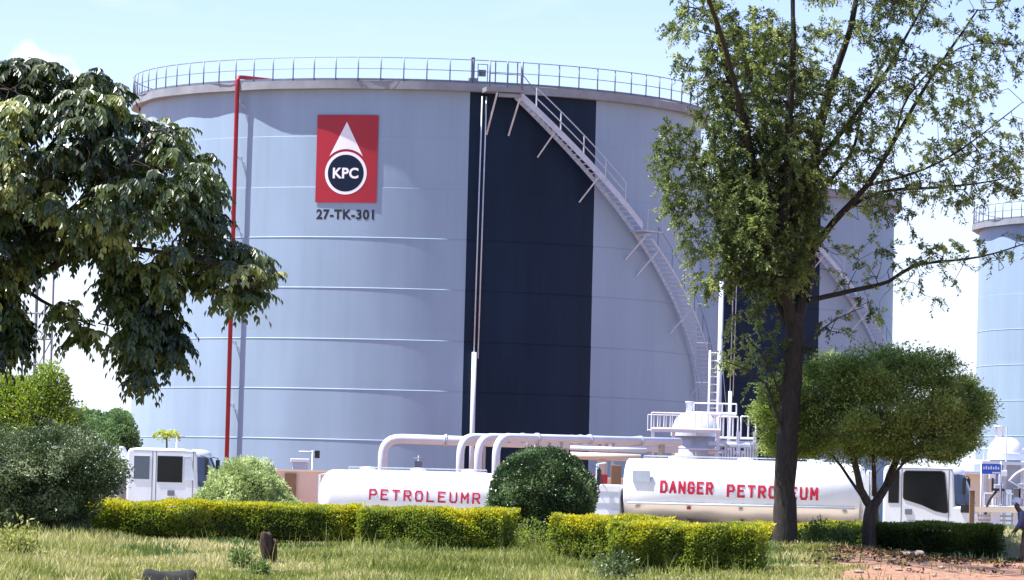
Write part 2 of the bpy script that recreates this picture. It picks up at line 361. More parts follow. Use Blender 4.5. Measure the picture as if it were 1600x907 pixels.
course_z = [TH-.0]+[phi_at(560, y)[1] for y in (213, 293, 371.5, 450.5, 530.5, 609, 688)]+[0.]
STEP = .014
def shell_profile(extra=0):
    pr = []
    for i in range(len(course_z)-1):
        r = TR+STEP*i*.6+extra; zt, zb = course_z[i], course_z[i+1]
        if i > 2:                         # a thin sloped flashing on every lower course joint
            pr += [(TR+STEP*(i-1)*.6+extra, zt+.035), (r+.019, zt+.012), (r+.019, zt-.010), (r, zt-.02)]
        else: pr += [(r, zt)]
        pr += [(r, zb+(.035 if i > 1 else .01) if i < len(course_z)-2 else zb)]
    return pr
tank = empty('storage_tank', (TX, TY, 0), 0, 'huge blue-grey petroleum tank with the red emblem panel, filling the middle of the scene', 'storage tank', 'storage tanks')
S0, S1 = phi_at(728, 400)[0], phi_at(926, 400)[0]
def rev(prof, p0, p1, n):                 # surface of revolution over a sector (phi convention)
    vs, fs = [], []; m = len(prof)
    for k in range(n+1):
        q = p0+(p1-p0)*k/n
        vs += [cyl(q, z, r + .006*math.sin(q*7+z*.25)*math.sin(z*.9)) for r, z in prof]
    for k in range(n):
        for i in range(m-1): fs.append((k*m+i, k*m+i+1, (k+1)*m+i+1, (k+1)*m+i))
    return MB().add(vs, fs, True)
sh = rev(shell_profile(), S1, S0+2*math.pi, 150).build('shell', M_tank, tank)
st = rev(shell_profile(), S0, S1, 30).build('painted_stripe', M_navy, tank)
for o in (sh, st):                         # crisp ledges, smooth round
    md = o.modifiers.new('es', 'EDGE_SPLIT'); md.split_angle = R(25)
# roof cone and rim girder
MB().lathe([(TR-.05, TH), (.4, TH+.9), (.01, TH+.9)], 96).build('roof', M_rim, tank)
vs, fs = [], []; n = 180
for k in range(n):
    q = 2*math.pi*k/n; ov = .46+.07*math.sin(q*11)+.05*math.sin(q*23+1)  # overhang made wavy to give its shadow on the shell a wavy edge
    vs += [cyl(q, TH-.36, TR+.02), cyl(q, TH-.36, TR+ov), cyl(q, TH+.03, TR+ov), cyl(q, TH+.03, TR-.3)]
for k in range(n):
    a, c = k*4, ((k+1) % n)*4; fs += [(a+i, a+i+1, c+i+1, c+i) for i in range(3)]
rim = MB().add(vs, fs, True).build('rim_girder', M_rim, tank); md = rim.modifiers.new('es', 'EDGE_SPLIT'); md.split_angle = R(30)
# guard rail
RR = TR+.42; gr = MB()
for z, r in ((TH+1.17, .022), (TH+.62, .018)):
    gr.tube([cyl(2*math.pi*k/168, z, RR) for k in range(169)], r, 5, False)
arcgrid(gr, 0, 2*math.pi, TH+.03, TH+.15, RR, 168)
rail = gr.build('guardrail', M_dkrail, tank)
po = MB().tube([(0, 0, .03), (0, 0, 1.18)], .032, 6).build('rail_post', M_dkrail, rail)
NP = 84
for k in range(NP):
    o = po if k == 0 else po.copy()
    if k: COL.objects.link(o)
    o.parent = rail; o.location = cyl(R(2.1)+2*math.pi*k/NP, TH, RR)
# red foam pipe
ph, _ = phi_at(371, 450); rp = TR+.45
fp = MB().tube([cyl(ph, .2, rp), cyl(ph, TH-.3, rp), cyl(ph, TH+.12, rp+.03), cyl(ph, TH+.3, rp-.12), cyl(ph, TH+.33, rp-.5), cyl(ph, TH+.42, rp-4.5)], .108, 10)
fp = fp.build('fire_pipe', M_red, tank)
for z in (21.0, 18.3, 14.8, 12.4, 9.2, 6.1, 3.1, 1.2):
    br = MB(); br.tube([cyl(ph, z, TR), cyl(ph, z, rp)], .03, 5); br.tube([cyl(ph+.015, z-.3, TR+.02), cyl(ph, z, rp)], .02, 5)
    br.build('pipe_bracket', M_galv, fp)
# stripe conduits
q1, zq = phi_at(741, 551); cd = MB()
for dq in (-.004, .010): cd.tube([cyl(q1+dq, TH-.6, TR+.6), cyl(q1+dq, zq-.3, TR+.2)], .035, 6)
cd.build('conduit', M_galv, tank)
MB().tube([cyl(q1-.004, zq, TR+.3), cyl(q1-.004, .8, TR+.3)], .12, 8).build('drain_pipe', M_pipe, tank)
# top platform, gauge cabinet
qa, qb = phi_at(741, 140)[0], phi_at(800, 150)[0]
pl = MB(); arcgrid(pl, qa+.02, qb+.01, TH-.42, TH-.2, TR+1.5, 8, 1.1); arcgrid(pl, qa+.06, qb, TH-.66, TH-.5, TR+1.45, 8, .2)
plat = pl.build('platform', M_rim, tank)
for q in (qa+.055, qb): MB().tube([cyl(q, TH-.45, TR+1.4), cyl(q-.01, TH-2.4, TR+.05)], .06, 4).build('brace', M_galv, plat)
pr = MB()
for q in (qa+.03, (qa+qb)/2+.02, qb):
    pr.tube([cyl(q, TH-.3, TR+1.45), cyl(q, TH+1.1, TR+1.45)], .04 if q < qb else .07, 6)
pr.tube([cyl(qa+.03+(qb-qa-.03)*k/6, TH+.45, TR+1.45) for k in range(7)], .025, 5); pr.tube([cyl(qa+.03+(qb-qa-.03)*k/6, TH+1.05, TR+1.45) for k in range(7)], .02, 5)
pr.tube([cyl(qb, TH+.5, TR+1.45), cyl(qb+.05, TH-.3, TR+1.3)], .025, 5)
pr.build('platform_rail', M_dkrail, plat)
qg = phi_at(741, 120)[0]; gb = MB()
def tbox(mb, q, z0, z1, r0, r1, w): mb.box((-w/2, -r1, z0), (w/2, -r0, z1), Matrix.Rotation(q, 3, 'Z'))
tbox(gb, qg-.008, TH, TH+1.32, TR+.1, TR+.3, .16); tbox(gb, qg-.006, TH, TH+.3, TR, TR+.4, .42)
gauge = gb.build('level_gauge', M_dkrail, tank, .01)
g2 = MB(); tbox(g2, qg+.022, TH+.4, TH+.72, TR+.1, TR+.35, .36); g2.build('gauge_housing', M_glass2, gauge)
g3 = MB()
for dq in (.008, .040): tbox(g3, qg+dq, TH, TH+1.0, TR+.3, TR+.34, .035)
tbox(g3, qg+.0235, TH+.97, TH+1.0, TR+.29, TR+.35, .52)
g3.build('gauge_frame', M_dkrail, gauge)
# helical stair
qs0 = qb+.004; QL, ZL = phi_at(985, 362)[0], phi_at(985, 362)[1]
slope = (TH-.45-ZL)/(QL-qs0)              # z per radian
RI, RO = TR+.22, TR+1.05; z_of = lambda q: TH-.45-(q-qs0)*slope
q_end = qs0+(TH-.5)/slope
stm = MB()
def helix(mb, q0, q1, r, dz0, dz1, th=.03):
    n = max(4, int((q1-q0)/.05)); vs = []
    for k in range(n+1):
        q = q0+(q1-q0)*k/n; z = z_of(q); vs += [cyl(q, z+dz0, r), cyl(q, z+dz1, r), cyl(q, z+dz1, r+th), cyl(q, z+dz0, r+th)]
    fs = [(4*k+i, 4*k+(i+1) % 4, 4*k+4+(i+1) % 4, 4*k+4+i) for k in range(n) for i in range(4)]; fs += [(0, 1, 2, 3), (4*n+3, 4*n+2, 4*n+1, 4*n)]
    mb.add(vs, fs)
helix(stm, qs0, q_end, RI, -.16, .12); helix(stm, qs0, QL-.02, RO, -.22, .16); helix(stm, QL+.03, q_end, RO, -.10, .04)
stair = stm.build('stairway', M_galv, tank)
nt_ = 98; rise = (TH-.6)/nt_
tr0 = MB().box((-.12, -.40, -.02), (.12, .40, .02)).build('tread', M_pipe, stair)
for k in range(nt_):
    q = qs0+(k+.5)*rise/slope; o = tr0 if k == 0 else tr0.copy()
    if k: COL.objects.link(o)
    o.parent = stair; o.location = cyl(q, z_of(q), (RI+RO)/2); o.rotation_euler = (0, 0, q)
sr_ = MB()
def hrail(mb, q0, q1, step, r, w=.022, hs=(.55, 1.05)):
    n = int((q1-q0)/.04)
    for h in hs: mb.tube([cyl(q0+(q1-q0)*k/n, z_of(q0+(q1-q0)*k/n)+h, r) for k in range(n+1)], w, 5)
    m = max(1, round((q1-q0)/step))
    for k in range(m+1): q = q0+(q1-q0)*k/m; mb.tube([cyl(q, z_of(q), r), cyl(q, z_of(q)+hs[-1], r)], w*1.3, 5)
hrail(sr_, qs0+.055, QL-.10, .085, RO, .03)
sr_.build('stair_rail', M_galv, stair)
sr2 = MB(); hrail(sr2, QL+.06, q_end, .085, RO, .015, (1.0,)); sr2.build('lower_stair_rail', M_dkrail, stair)
ld = MB(); arcgrid(ld, QL-.015, QL+.075, z_of(QL)-.03, z_of(QL)+.02, TR+1.15, 4, 1.0)
land = ld.build('landing', M_galv, stair); lr = MB()
for q in (QL+.0, QL+.075): lr.tube([cyl(q, z_of(QL), TR+1.12), cyl(q, z_of(QL)+1.05, TR+1.12)], .025, 5)
lr.tube([cyl(QL, z_of(QL)+1.05, TR+1.12), cyl(QL+.075, z_of(QL)+1.05, TR+1.12)], .025, 5)
lr.build('landing_rail', M_galv, stair)
for q in (phi_at(855, 215)[0]-.01, phi_at(918, 300)[0]-.01, QL+.0, QL+.06, QL+.28, QL+.52):
    z = z_of(q)-.1; MB().tube([cyl(q+.01, z, RO), cyl(q-.025, z-1.35, TR+.03)], .05, 4).build('stair_bracket', M_galv, stair)

# emblem panel and number, painted plates that follow the curve
def onshell(x, z, lift): return cyl(x/TR, z, TR+lift)      # x metres along the curve
def curved_poly(fn_grid, lift, name, m, parent): ...
pL, zT = phi_at(497, 180); pR, _ = phi_at(592, 180); _, zB = phi_at(545, 317)
cx_, cw = (pL+pR)/2*TR, (pR-pL)*TR
sg = MB(); arcgrid(sg, pL, pR, zB, zT, TR+.07, 12, .02); sign = sg.build('emblem_panel', M_signred, tank)
def disc(cx, cz, rx, ry, lift, name, m, r0=0, parent=sign):
    n = 64; vs, fs = [], []; rs = [r0]+[r0+(1-r0)*k/6 for k in range(1, 7)]
    for r in rs:
        for k in range(n): a = 2*math.pi*k/n; vs.append(onshell(cx+rx*r*math.cos(a), cz+ry*r*math.sin(a), lift))
    for i in range(6):
        for k in range(n): fs.append((i*n+k, i*n+(k+1) % n, (i+1)*n+(k+1) % n, (i+1)*n+k))
    return MB().add(vs, fs, True).build(name, m, parent)
_, cz = phi_at(543, 271); sc = (zT-zB)/137.0; rr = 33.5*sc
disc(cx_-.02, cz, rr, rr, .078, 'emblem_ring', M_decal)
disc(cx_-.02, cz, rr*.86, rr*.86, .082, 'emblem_disc', M_navy)
# white drop: triangle cut by an arc over the ring
zt = cz+80*sc; zb_ = cz+27*sc; n = 24; vs = []; fs = []; hw = 26.5*sc
for k in range(n+1):
    u = -1+2*k/n; x = u*hw; ztop = zt-(zt-zb_)*abs(u)
    zlow = cz+math.sqrt(max((rr*1.12)**2-x*x, 0)); zlow = min(zlow, ztop)
    vs += [onshell(cx_-.02+x, zlow, .080), onshell(cx_-.02+x, ztop, .080)]
fs = [(2*k, 2*k+2, 2*k+3, 2*k+1) for k in range(n)]
MB().add(vs, fs).build('emblem_drop', M_decal, sign)

def text_mesh(body, size, offset=.0, space=1.0, cuts_x=0, cuts_z=0, xscale=1.0):
    """flat lettering in x,z centred on the origin, cut into strips so it can be wrapped"""
    cu = bpy.data.curves.new('t', 'FONT'); cu.body = body; cu.size = size; cu.offset = offset; cu.space_character = space
    cu.align_x = 'CENTER'; cu.align_y = 'CENTER'; cu.resolution_u = 4
    o = bpy.data.objects.new('t', cu); COL.objects.link(o); bpy.context.view_layer.update()
    me = bpy.data.meshes.new_from_object(o.evaluated_get(bpy.context.evaluated_depsgraph_get()))
    bpy.data.objects.remove(o); bpy.data.curves.remove(cu)
    bm = bmesh.new(); bm.from_mesh(me); bmesh.ops.triangulate(bm, faces=bm.faces)
    def cut(ax, k):
        cs = [v.co[ax] for v in bm.verts]; lo, hi = min(cs), max(cs)
        for i in range(1, k):
            no = Vector((0, 0, 0)); no[ax] = 1; p = Vector((0, 0, 0)); p[ax] = lo+(hi-lo)*i/k
            bmesh.ops.bisect_plane(bm, geom=bm.verts[:]+bm.edges[:]+bm.faces[:], plane_co=p, plane_no=no)
    if cuts_x: cut(0, cuts_x)
    if cuts_z: cut(1, cuts_z)
    xs = [v.co.x for v in bm.verts]; ys = [v.co.y for v in bm.verts]; mx, my = (min(xs)+max(xs))/2, (min(ys)+max(ys))/2
    vs = [((v.co.x-mx)*xscale, v.co.y-my) for v in bm.verts]; bm.verts.index_update(); fs = [tuple(v.index for v in f.verts) for f in bm.faces]
    bm.free(); bpy.data.meshes.remove(me)
    w = max(x for x, _ in vs)-min(x for x, _ in vs); h = max(y for _, y in vs)-min(y for _, y in vs)
    return vs, fs, w, h
GLYPH = {'D': [((0,0),(0,1),(.7,1),(1,.8),(1,.2),(.7,0),(0,0))], 'A': [((0,0),(.5,1),(1,0)), ((.2,.34),(.8,.34))], 'N': [((0,0),(0,1),(1,0),(1,1))],
  'G': [((1,.8),(.8,1),(.2,1),(0,.8),(0,.2),(.2,0),(.8,0),(1,.2),(1,.5),(.55,.5))], 'E': [((1,1),(0,1),(0,0),(1,0)), ((0,.52),(.8,.52))],
  'R': [((0,0),(0,1),(.8,1),(1,.85),(1,.62),(.8,.48),(0,.48)), ((.5,.48),(1,0))], 'P': [((0,0),(0,1),(.8,1),(1,.85),(1,.6),(.8,.46),(0,.46))],
  'T': [((0,1),(1,1)), ((.5,1),(.5,0))], 'O': [((.2,0),(0,.2),(0,.8),(.2,1),(.8,1),(1,.8),(1,.2),(.8,0),(.2,0))], 'L': [((0,1),(0,0),(1,0))],
  'U': [((0,1),(0,.2),(.2,0),(.8,0),(1,.2),(1,1))], 'M': [((0,0),(0,1),(.5,.4),(1,1),(1,0))]}
def stroke_text(body, wid, hei, th, ratio=.54):
    """painted block capitals as strokes: list of quads (x, z, layer), centred"""
    cw = wid/len(body); lw = cw*ratio; out = []; lay = 0
    for i, ch in enumerate(body):
        x0 = -wid/2+cw*i+(cw-lw)/2
        for st in GLYPH.get(ch, []):
            P = [Vector((x0+a*lw, -hei/2+b*hei)) for a, b in st]
            for a, b in zip(P, P[1:]):
                t_ = (b-a).normalized(); nn = Vector((-t_.y, t_.x))*th/2; a2, b2 = a-t_*th*.42, b+t_*th*.42; lay += 1
                ks = max(1, int(abs(b2.y-a2.y)/.06))
                for k in range(ks):
                    p, q = a2.lerp(b2, k/ks), a2.lerp(b2, (k+1)/ks); out.append(((p+nn, p-nn, q-nn, q+nn), lay % 5))
    return out
def wraptext(body, wid, hei, cx, cz, lift, name, m, parent, offset=.02, space=1.0):
    vs, fs, w, h = text_mesh(body, 1, offset, space, 16)
    MB().add([onshell(cx+x*wid/w, cz+y*hei/h, lift) for x, y in vs], fs).build(name, m, parent)
wraptext('KPC', 41*sc, 17*sc, cx_-.02, cz, .088, 'emblem_lettering', M_decal, sign, .03, 1.05)
_, zn = phi_at(543, 335.5)
wraptext('27-TK-301', 93*sc, 16*sc, cx_-.02, zn, .026, 'tank_number', M_ink, tank, .035, 1.1)

# the two further tanks of the same design
t2 = copy_tree(tank, None, ('emblem_panel', 'tank_number'))
p = W(1049, 560, 275); t2.location = (p.x, 275, 0)
tag(t2, 'blue-grey storage tank half hidden behind the big tank and the tall feathery tree', 'storage tank')
t3 = copy_tree(tank, None, ('emblem_panel', 'tank_number'))
p = W(1851, 560, 292); t3.location = (p.x, 292, 0)
tag(t3, 'distant pale storage tank cut off by the right edge, with shade under its rim', 'storage tank')
# ---------------------------------------------------------------- tanker lorries
TRUCK_GROUP = 'tanker lorries parked behind the hedges'
def barrel_pt(x, a, hw, hh, zc):          # superellipse section, a from +z towards the near side (-y)
    e = .86; sa, ca = math.sin(a), math.cos(a)
    return Vector((x, -math.copysign(abs(sa)**e, sa)*hw, zc+math.copysign(abs(ca)**e, ca)*hh))
def make_cab(root, x0, L, H, wins, ws_mat, win_mats, handle, doorx):
    """cab side outline from x0 (rear) to x0+L (nose)"""
    hw = 1.12; r = lambda p: [(x0+x*L, z) for x, z in p]
    prof = r([(0, .95), (0, H-.12), (.03, H-.03), (.10, H), (.62, H), (.70, H-.02), (.735, H-.05), (.765, H-.22), (.78, 1.98), (.93, 1.97), (.985, 1.75), (1.0, 1.5), (1.0, .75), (.9, .6), (.75, .95)])
    cab = MB().prism(prof, -hw, hw).build('cab', M_white, root, .07)
    for i, (poly, mt) in enumerate(zip(wins, win_mats)):
        pts = [(x0+x*L, z) for x, z in poly]
        MB().prism(pts, -hw-.012, -hw-.002).build('side_window', mt, cab)
        MB().prism(pts, hw+.002, hw+.012).build('side_window', mt, cab)
        c = (sum(p[0] for p in pts)/len(pts), sum(p[1] for p in pts)/len(pts))
        ring = []; ns = len(pts)
        mb = MB()
        o1 = [(c[0]+(x-c[0])*1.05, c[1]+(z-c[1])*1.05) for x, z in pts]
        vs = [(x, -hw-.016, z) for x, z in pts]+[(x, -hw-.016, z) for x, z in o1]+[(x, -hw-.0, z) for x, z in pts]+[(x, -hw-.0, z) for x, z in o1]
        fs = []
        for k in range(ns):
            j = (k+1) % ns; fs += [(k, j, ns+j, ns+k), (ns+k, ns+j, 3*ns+j, 3*ns+k), (k, 2*ns+k, 2*ns+j, j)]
        mb.add(vs, fs).build('window_frame', M_black if mt is M_glass else M_pipe, cab)
    # windscreen on the raked nose, with wrapped edges
    def nose(rows):
        vs = []
        for (xs, xf, z) in rows:
            for k in range(13):
                y = -1+k/6; q = (1-abs(y)**4); vs.append((x0+(xs+(xf-xs)*q)*L, y*(hw-.03), z))
        return vs, [(i*13+k, i*13+k+1, i*13+14+k, i*13+13+k) for i in range(len(rows)-1) for k in range(12)]
    vs, fs = nose([(.762, .86, H-.25), (.768, .91, H-.6), (.774, .96, H-.95), (.782, .99, 1.99)])
    ws = MB().add(vs, fs, True).build('windscreen', ws_mat, cab)
    vs, fs = nose([(.62, .62, H+.004), (.70, .78, H-.01), (.74, .85, H-.09), (.764, .862, H-.25)]); MB().add(vs, fs, True).build('roof_cap', M_white, cab)
    # grille, bumper, lamps, mirror, handle, door gap lines, steps
    MB().box((x0+L-.01, -.75, 1.05), (x0+L+.025, .75, 1.42)).build('grille', M_black, cab, .01)
    MB().box((x0+L-.12, -hw+.02, .52), (x0+L+.12, hw-.02, .88)).build('bumper', M_white, cab, .04)
    for s_ in (-1, 1):
        MB().box((x0+L-.06, s_*hw-.32*(s_ > 0), 1.02), (x0+L+.05, s_*hw+.32*(s_ < 0), 1.3)).build('headlight', M_galv, cab, .03)
        mi = MB().box((x0+.86*L, s_*(hw+.28)-.09, 2.35), (x0+.90*L, s_*(hw+.28)+.09, 2.85)).tube([(x0+.80*L, s_*hw, 2.95), (x0+.88*L, s_*(hw+.28), 2.9), (x0+.88*L, s_*(hw+.28), 2.3), (x0+.9*L, s_*hw, 2.05)], .018, 5)
        mi.build('mirror', M_black, cab)
        MB().box((x0+.84*L, s_*hw-.04, 1.78), (x0+.935*L, s_*hw+.10, 2.04)).build('indicator_lamp', M_black, cab, .02)
    MB().tube([(x0+.965*L, -.7, 2.03), (x0+.90*L+.09, -.1, 2.35)], .018, 4).tube([(x0+.965*L, .1, 2.03), (x0+.90*L+.09, .7, 2.35)], .018, 4).build('wiper', M_black, cab)
    MB().box((x0+handle*L, -hw-.03, 1.68), (x0+handle*L+.22, -hw-.004, 1.86)).build('door_handle', M_tower, cab, .02)
    dl = MB()
    for dx in doorx: dl.box((x0+dx*L-.012, -hw-.004, 1.02), (x0+dx*L+.012, -hw+.02, H-.1))
    dl.box((x0+.2, -hw-.004, H-.10), (x0+.76*L, -hw+.02, H-.085))
    dl.build('door_seam', M_tower, cab)
    for dx, dz, w_, h_ in ((.03, 1.05, .42, .35), (.42, 1.1, .25, .14)): MB().box((x0+dx*L, -hw-.008, dz), (x0+dx*L+w_, -hw+.01, dz+h_)).build('panel', M_pipe, cab)
    MB().box((x0+.26*L, -hw-.006, 1.5), (x0+.78*L, -hw+.01, 1.512)).box((x0+.02, -hw-.02, .93), (x0+.9*L, -hw+.02, 1.0)).build('body_crease', M_tower, cab)
    MB().box((x0+.35*L, -hw+.05, .55), (x0+.68*L, -hw+.3, .9)).build('cab_step', M_black, cab)
    return cab

def ladder(root, x, y, z0, z1):
    o = MB().tube([(x, y-.2, z0), (x, y-.2, z1), (x+.25, y-.2, z1+.05)], .02, 5).tube([(x, y+.2, z0), (x, y+.2, z1), (x+.25, y+.2, z1+.05)], .02, 5); k = z0+.2
    while k < z1: o.tube([(x, y-.2, k), (x, y+.2, k)], .015, 5); k += .28
    return o.build('ladder', M_galv, root)
def wheel(root, x, y, r=.5):
    w = MB().lathe([(r*.55, -.13), (r*.92, -.14), (r, -.09), (r, .09), (r*.92, .14), (r*.55, .13), (r*.55, -.13)], 28, axis='y').build('wheel', M_rubber, root); w.location = (x, y, r)
    MB().lathe([(.01, -.05), (r*.2, -.10), (r*.35, -.04), (r*.55, -.06), (r*.56, .06), (.01, .06)], 20, axis='y').build('rim', M_galv, w)

def make_truck(loc, rz, label, Lb, hw, hh, zc, letters, cabargs, steel, dome_rear=.12, cabinet=True, gap=.75):
    root = empty('tanker_truck', loc, rz, label, 'tanker truck', TRUCK_GROUP)
    x0, x1 = -Lb/2, Lb/2
    n = 64; A1 = R(112) if steel else math.pi      # the painted upper shell ends here, bare steel below
    def shell(a0, a1, nn, ends, grow=0):
        mb = MB(); vs, fs = [], []; prof = []
        for k in range(7): q = k/6*math.pi/2; prof.append((x0-.0+dome_rear*(1-math.sin(q)), math.sin(q)))
        prof = [(x0, 1)] if not ends else [(x0-dome_rear*math.cos(k/6*math.pi/2)*1., max(.02, math.sin(k/6*math.pi/2))) for k in range(7)]
        prof += [(x0+Lb*j/4, 1) for j in range(1, 4)]+[(x1+.12*math.cos(k/6*math.pi/2), max(.02, math.sin(k/6*math.pi/2))) for k in range(6, -1, -1)]
        for (x, s_) in prof:
            for k in range(nn+1):
                a = a0+(a1-a0)*k/nn; p = barrel_pt(x, a, (hw+grow), (hh+grow), 0); vs.append((x, p.y*s_, zc+p.z*s_))
        for i in range(len(prof)-1):
            for k in range(nn): fs.append((i*(nn+1)+k, i*(nn+1)+k+1, (i+1)*(nn+1)+k+1, (i+1)*(nn+1)+k))
        return mb.add(vs, fs, True)
    barrel = shell(-A1, A1, 56, True).build('barrel', M_white, root)
    if steel:
        lo = shell(A1, 2*math.pi-A1, 28, True).build('barrel_underside', M_steel, root)
    # hoops, side rail, catwalk, lids
    for k in range(1, 4):
        hp = MB(); x = x0+Lb*k/4; vs = [barrel_pt(x+dx, -A1+2*A1*j/48, hw+g_, hh+g_, zc) for j in range(49) for dx, g_ in ((-.03, .0), (-.03, .006), (.03, .006), (.03, .0))]
        hp.add(vs, [(j*4+i, j*4+i+1, j*4+5+i, j*4+4+i) for j in range(48) for i in range(3)], False)
        hp.build('hoop', M_white, barrel)
    ys = barrel_pt(0, A1, hw, hh, zc)
    MB().tube([(x0+.1, ys.y-.05, ys.z+.01), (x1-.1, ys.y-.05, ys.z+.01)], .035, 6).tube([(x0+.1, -ys.y+.05, ys.z+.01), (x1-.1, -ys.y+.05, ys.z+.01)], .035, 6).build('side_rail', M_galv, barrel)
    MB().box((x0+.5, -.3, zc+hh-.02), (x1-.5, .3, zc+hh+.03)).build('catwalk', M_white, root)
    for k in range(3): MB().lathe([(.01, .1), (.22, .09), (.25, .03), (.25, -.04)], 20, (x0+Lb*(.2+.3*k), 0, zc+hh+.02)).build('manhole_lid', M_white, root)
    # lettering wrapped on the near flank
    for (body, cx, wid, z, hei, sl, off) in letters:
        out, fs = [], []
        for quad, lay in stroke_text(body, wid, hei, off):
            fs.append(tuple(range(len(out), len(out)+4)))
            for v in quad:
                X = cx+v.x; Z = z+v.y+sl*(X-cx); ca = max(-1, min(1, (Z-zc)/hh)); e = .86
                c = abs(ca)**(1/e); yy = -(max(0, 1-c*c)**.5)**e*hw; out.append((X, yy-.010-.0016*lay, Z))
        MB().add(out, fs).build('lettering', M_redink, barrel)
    # running gear
    Lc = cabargs[1]
    ch = MB()
    for s_ in (-1, 1): ch.box((x0-.6, s_*.45-.05, .85), (x1+gap+Lc-.2, s_*.45+.05, 1.08))
    for k in range(7): ch.box((x0+k*Lb/6-.05, -.45, .88), (x0+k*Lb/6+.05, .45, 1.04))
    for k in range(5): ch.box((x0+.3+k*(Lb-.6)/4-.06, -hw*.7, 1.06), (x0+.3+k*(Lb-.6)/4+.06, hw*.7, max(1.1, zc-hh+.08)))
    ch.build('chassis', M_brown, root)
    MB().box((x0+.4, -hw+.1, .72), (x0+Lb*.32, -hw+.16, 1.12)).build('side_guard', M_cream, root)
    MB().box((x0+Lb*.55, -hw+.1, .6), (x0+Lb*.9, -hw+.16, 1.05)).build('side_guard', M_cream, root)
    for x in (x0+1.0, x0+2.3, x1+gap+Lc*.62):
        for s_ in (-1, 1): wheel(root, x, s_*1.0)
    for s_ in (-1, 1):
        q = MB(); 
        for x in (x0+1.0, x0+2.3):
            vs = [(x+.6*math.cos(a), y, .5+.6*math.sin(a)) for a in [math.pi*k/10 for k in range(11)] for y in (s_*1.0-.17, s_*1.0+.17)]
            q.add(vs, [(2*k, 2*k+2, 2*k+3, 2*k+1) for k in range(10)], True)
        q.build('mudguard', M_black, root)
    if cabinet:
        cb = MB().box((x0-1.0, -1.1, 1.12), (x0-.14, 1.1, 2.38)).build('rear_cabinet', M_pipe, root, .03)
        rb = MB()
        for z in (1.42, 1.80, 2.16): rb.box((x0-.98, -1.13, z), (x0-.16, -1.102, z+.16))
        rb.build('cabinet_rib', M_white, cb)
        MB().box((x0-1.06, -1.1, 1.2), (x0-1.003, -.95, 2.3)).box((x0-1.06, .95, 1.2), (x0-1.003, 1.1, 2.3)).build('tail_lamp', M_red, cb)
        MB().box((x0+.25, -hw-.004-.03, zc+.25), (x0+.8, -hw+.05, zc+.6)).build('placard_holder', M_galv, root)
    ladder(root, x0-.05-dome_rear-(.95 if cabinet else 0), .7, .9, zc+hh*.8)
    for k in range(5): MB().box((x0+.4+k*(Lb-.8)/4-.06, ys.y-.035, ys.z-.16), (x0+.4+k*(Lb-.8)/4+.06, ys.y+.06, ys.z-.09)).build('reflector', M_redink if k % 2 else M_beige, barrel)
    MB().tube([(x0+.5, -.42, zc+hh-.02), (x0+.5, -.42, zc+hh+.09), (x1-.5, -.42, zc+hh+.09), (x1-.5, -.42, zc+hh-.02)], .018, 5).build('top_rail', M_galv, barrel)
    if gap > .5: MB().tube([(x1+.25, -.9, 1.1), (x1+.25, -.9, 3.0), (x1+.25, .9, 3.0), (x1+.25, .9, 1.1)], .04, 6).box((x1+.2, -1.1, 1.1), (x1+.3, -.85, 2.9)).build('front_frame', M_white, root)
    if gap > .5: MB().box((x1+.35, -.8, 1.2), (x1+.6, -.3, 1.9)).tube([(x1+.5, -.55, 1.9), (x1+.5, -.55, 2.6)], .07, 8).build('exhaust_stack', M_black, root)
    make_cab(root, x1+gap, *cabargs[1:])
    return root
# the windows of each cab: outlines as fractions of cab length, heights in metres
w_right = [[(.06, 2.05), (.06, 3.0), (.17, 3.0), (.17, 2.05)],
           [(.225, 2.22), (.225, 2.93), (.25, 3.01), (.62, 3.02), (.655, 2.97), (.70, 1.80), (.66, 1.77), (.56, 1.83), (.42, 2.0), (.30, 2.1), (.24, 2.15)]]
LBR = 7.3; YAW = R(-9)
p = W(1163, 800, 129.6)
truck = make_truck((p.x, p.y, .012), YAW, 'tanker lorry lettered DANGER PETROLEUM with a white cab, behind the tall tree trunk', LBR, 1.2, .98, 2.24,
    [('DANGER', -1.70, 1.72, 2.34, .33, -.012, .075), ('PETROLEUM', .98, 2.92, 2.26, .33, -.012, .075)],
    (0, 2.85, 3.2, w_right, M_glass2, [M_glass, M_glass], .24, (.20, .71)), True)
w_left = [[(.08, 2.18), (.08, 2.90), (.25, 2.90), (.25, 2.18)],
          [(.34, 2.12), (.34, 2.90), (.60, 2.90), (.60, 2.12)],
          [(.62, 2.2), (.62, 2.9), (.69, 2.9), (.74, 2.2)]]
p = W(66, 800, 130.6)
make_truck((p.x, p.y, .012), R(-3), 'white lorry cab beside the pale dome bush, its tank mostly hidden by the dark shrub', 5.0, 1.15, .95, 2.25, [],
    (0, 2.9, 3.16, w_left, M_glass2, [M_glass2, M_glass, M_pipe], .45, (.28, .32, .72)), False, .12, True, .30)
p = W(652, 800, 130.6)
make_truck((p.x, p.y, .012), R(-2), 'low white tanker lettered PETROLEUMR in red, left of the round dark bush', 5.35, 1.1, .86, 1.78,
    [('PETROLEUMR', .28, 3.6, 1.86, .30, -.015, .055)],
    (0, 2.6, 2.6, [[(.2, 1.9), (.2, 2.45), (.6, 2.45), (.68, 1.9)]], M_glass2, [M_glass], .45, (.16, .7)), False, .45, False)

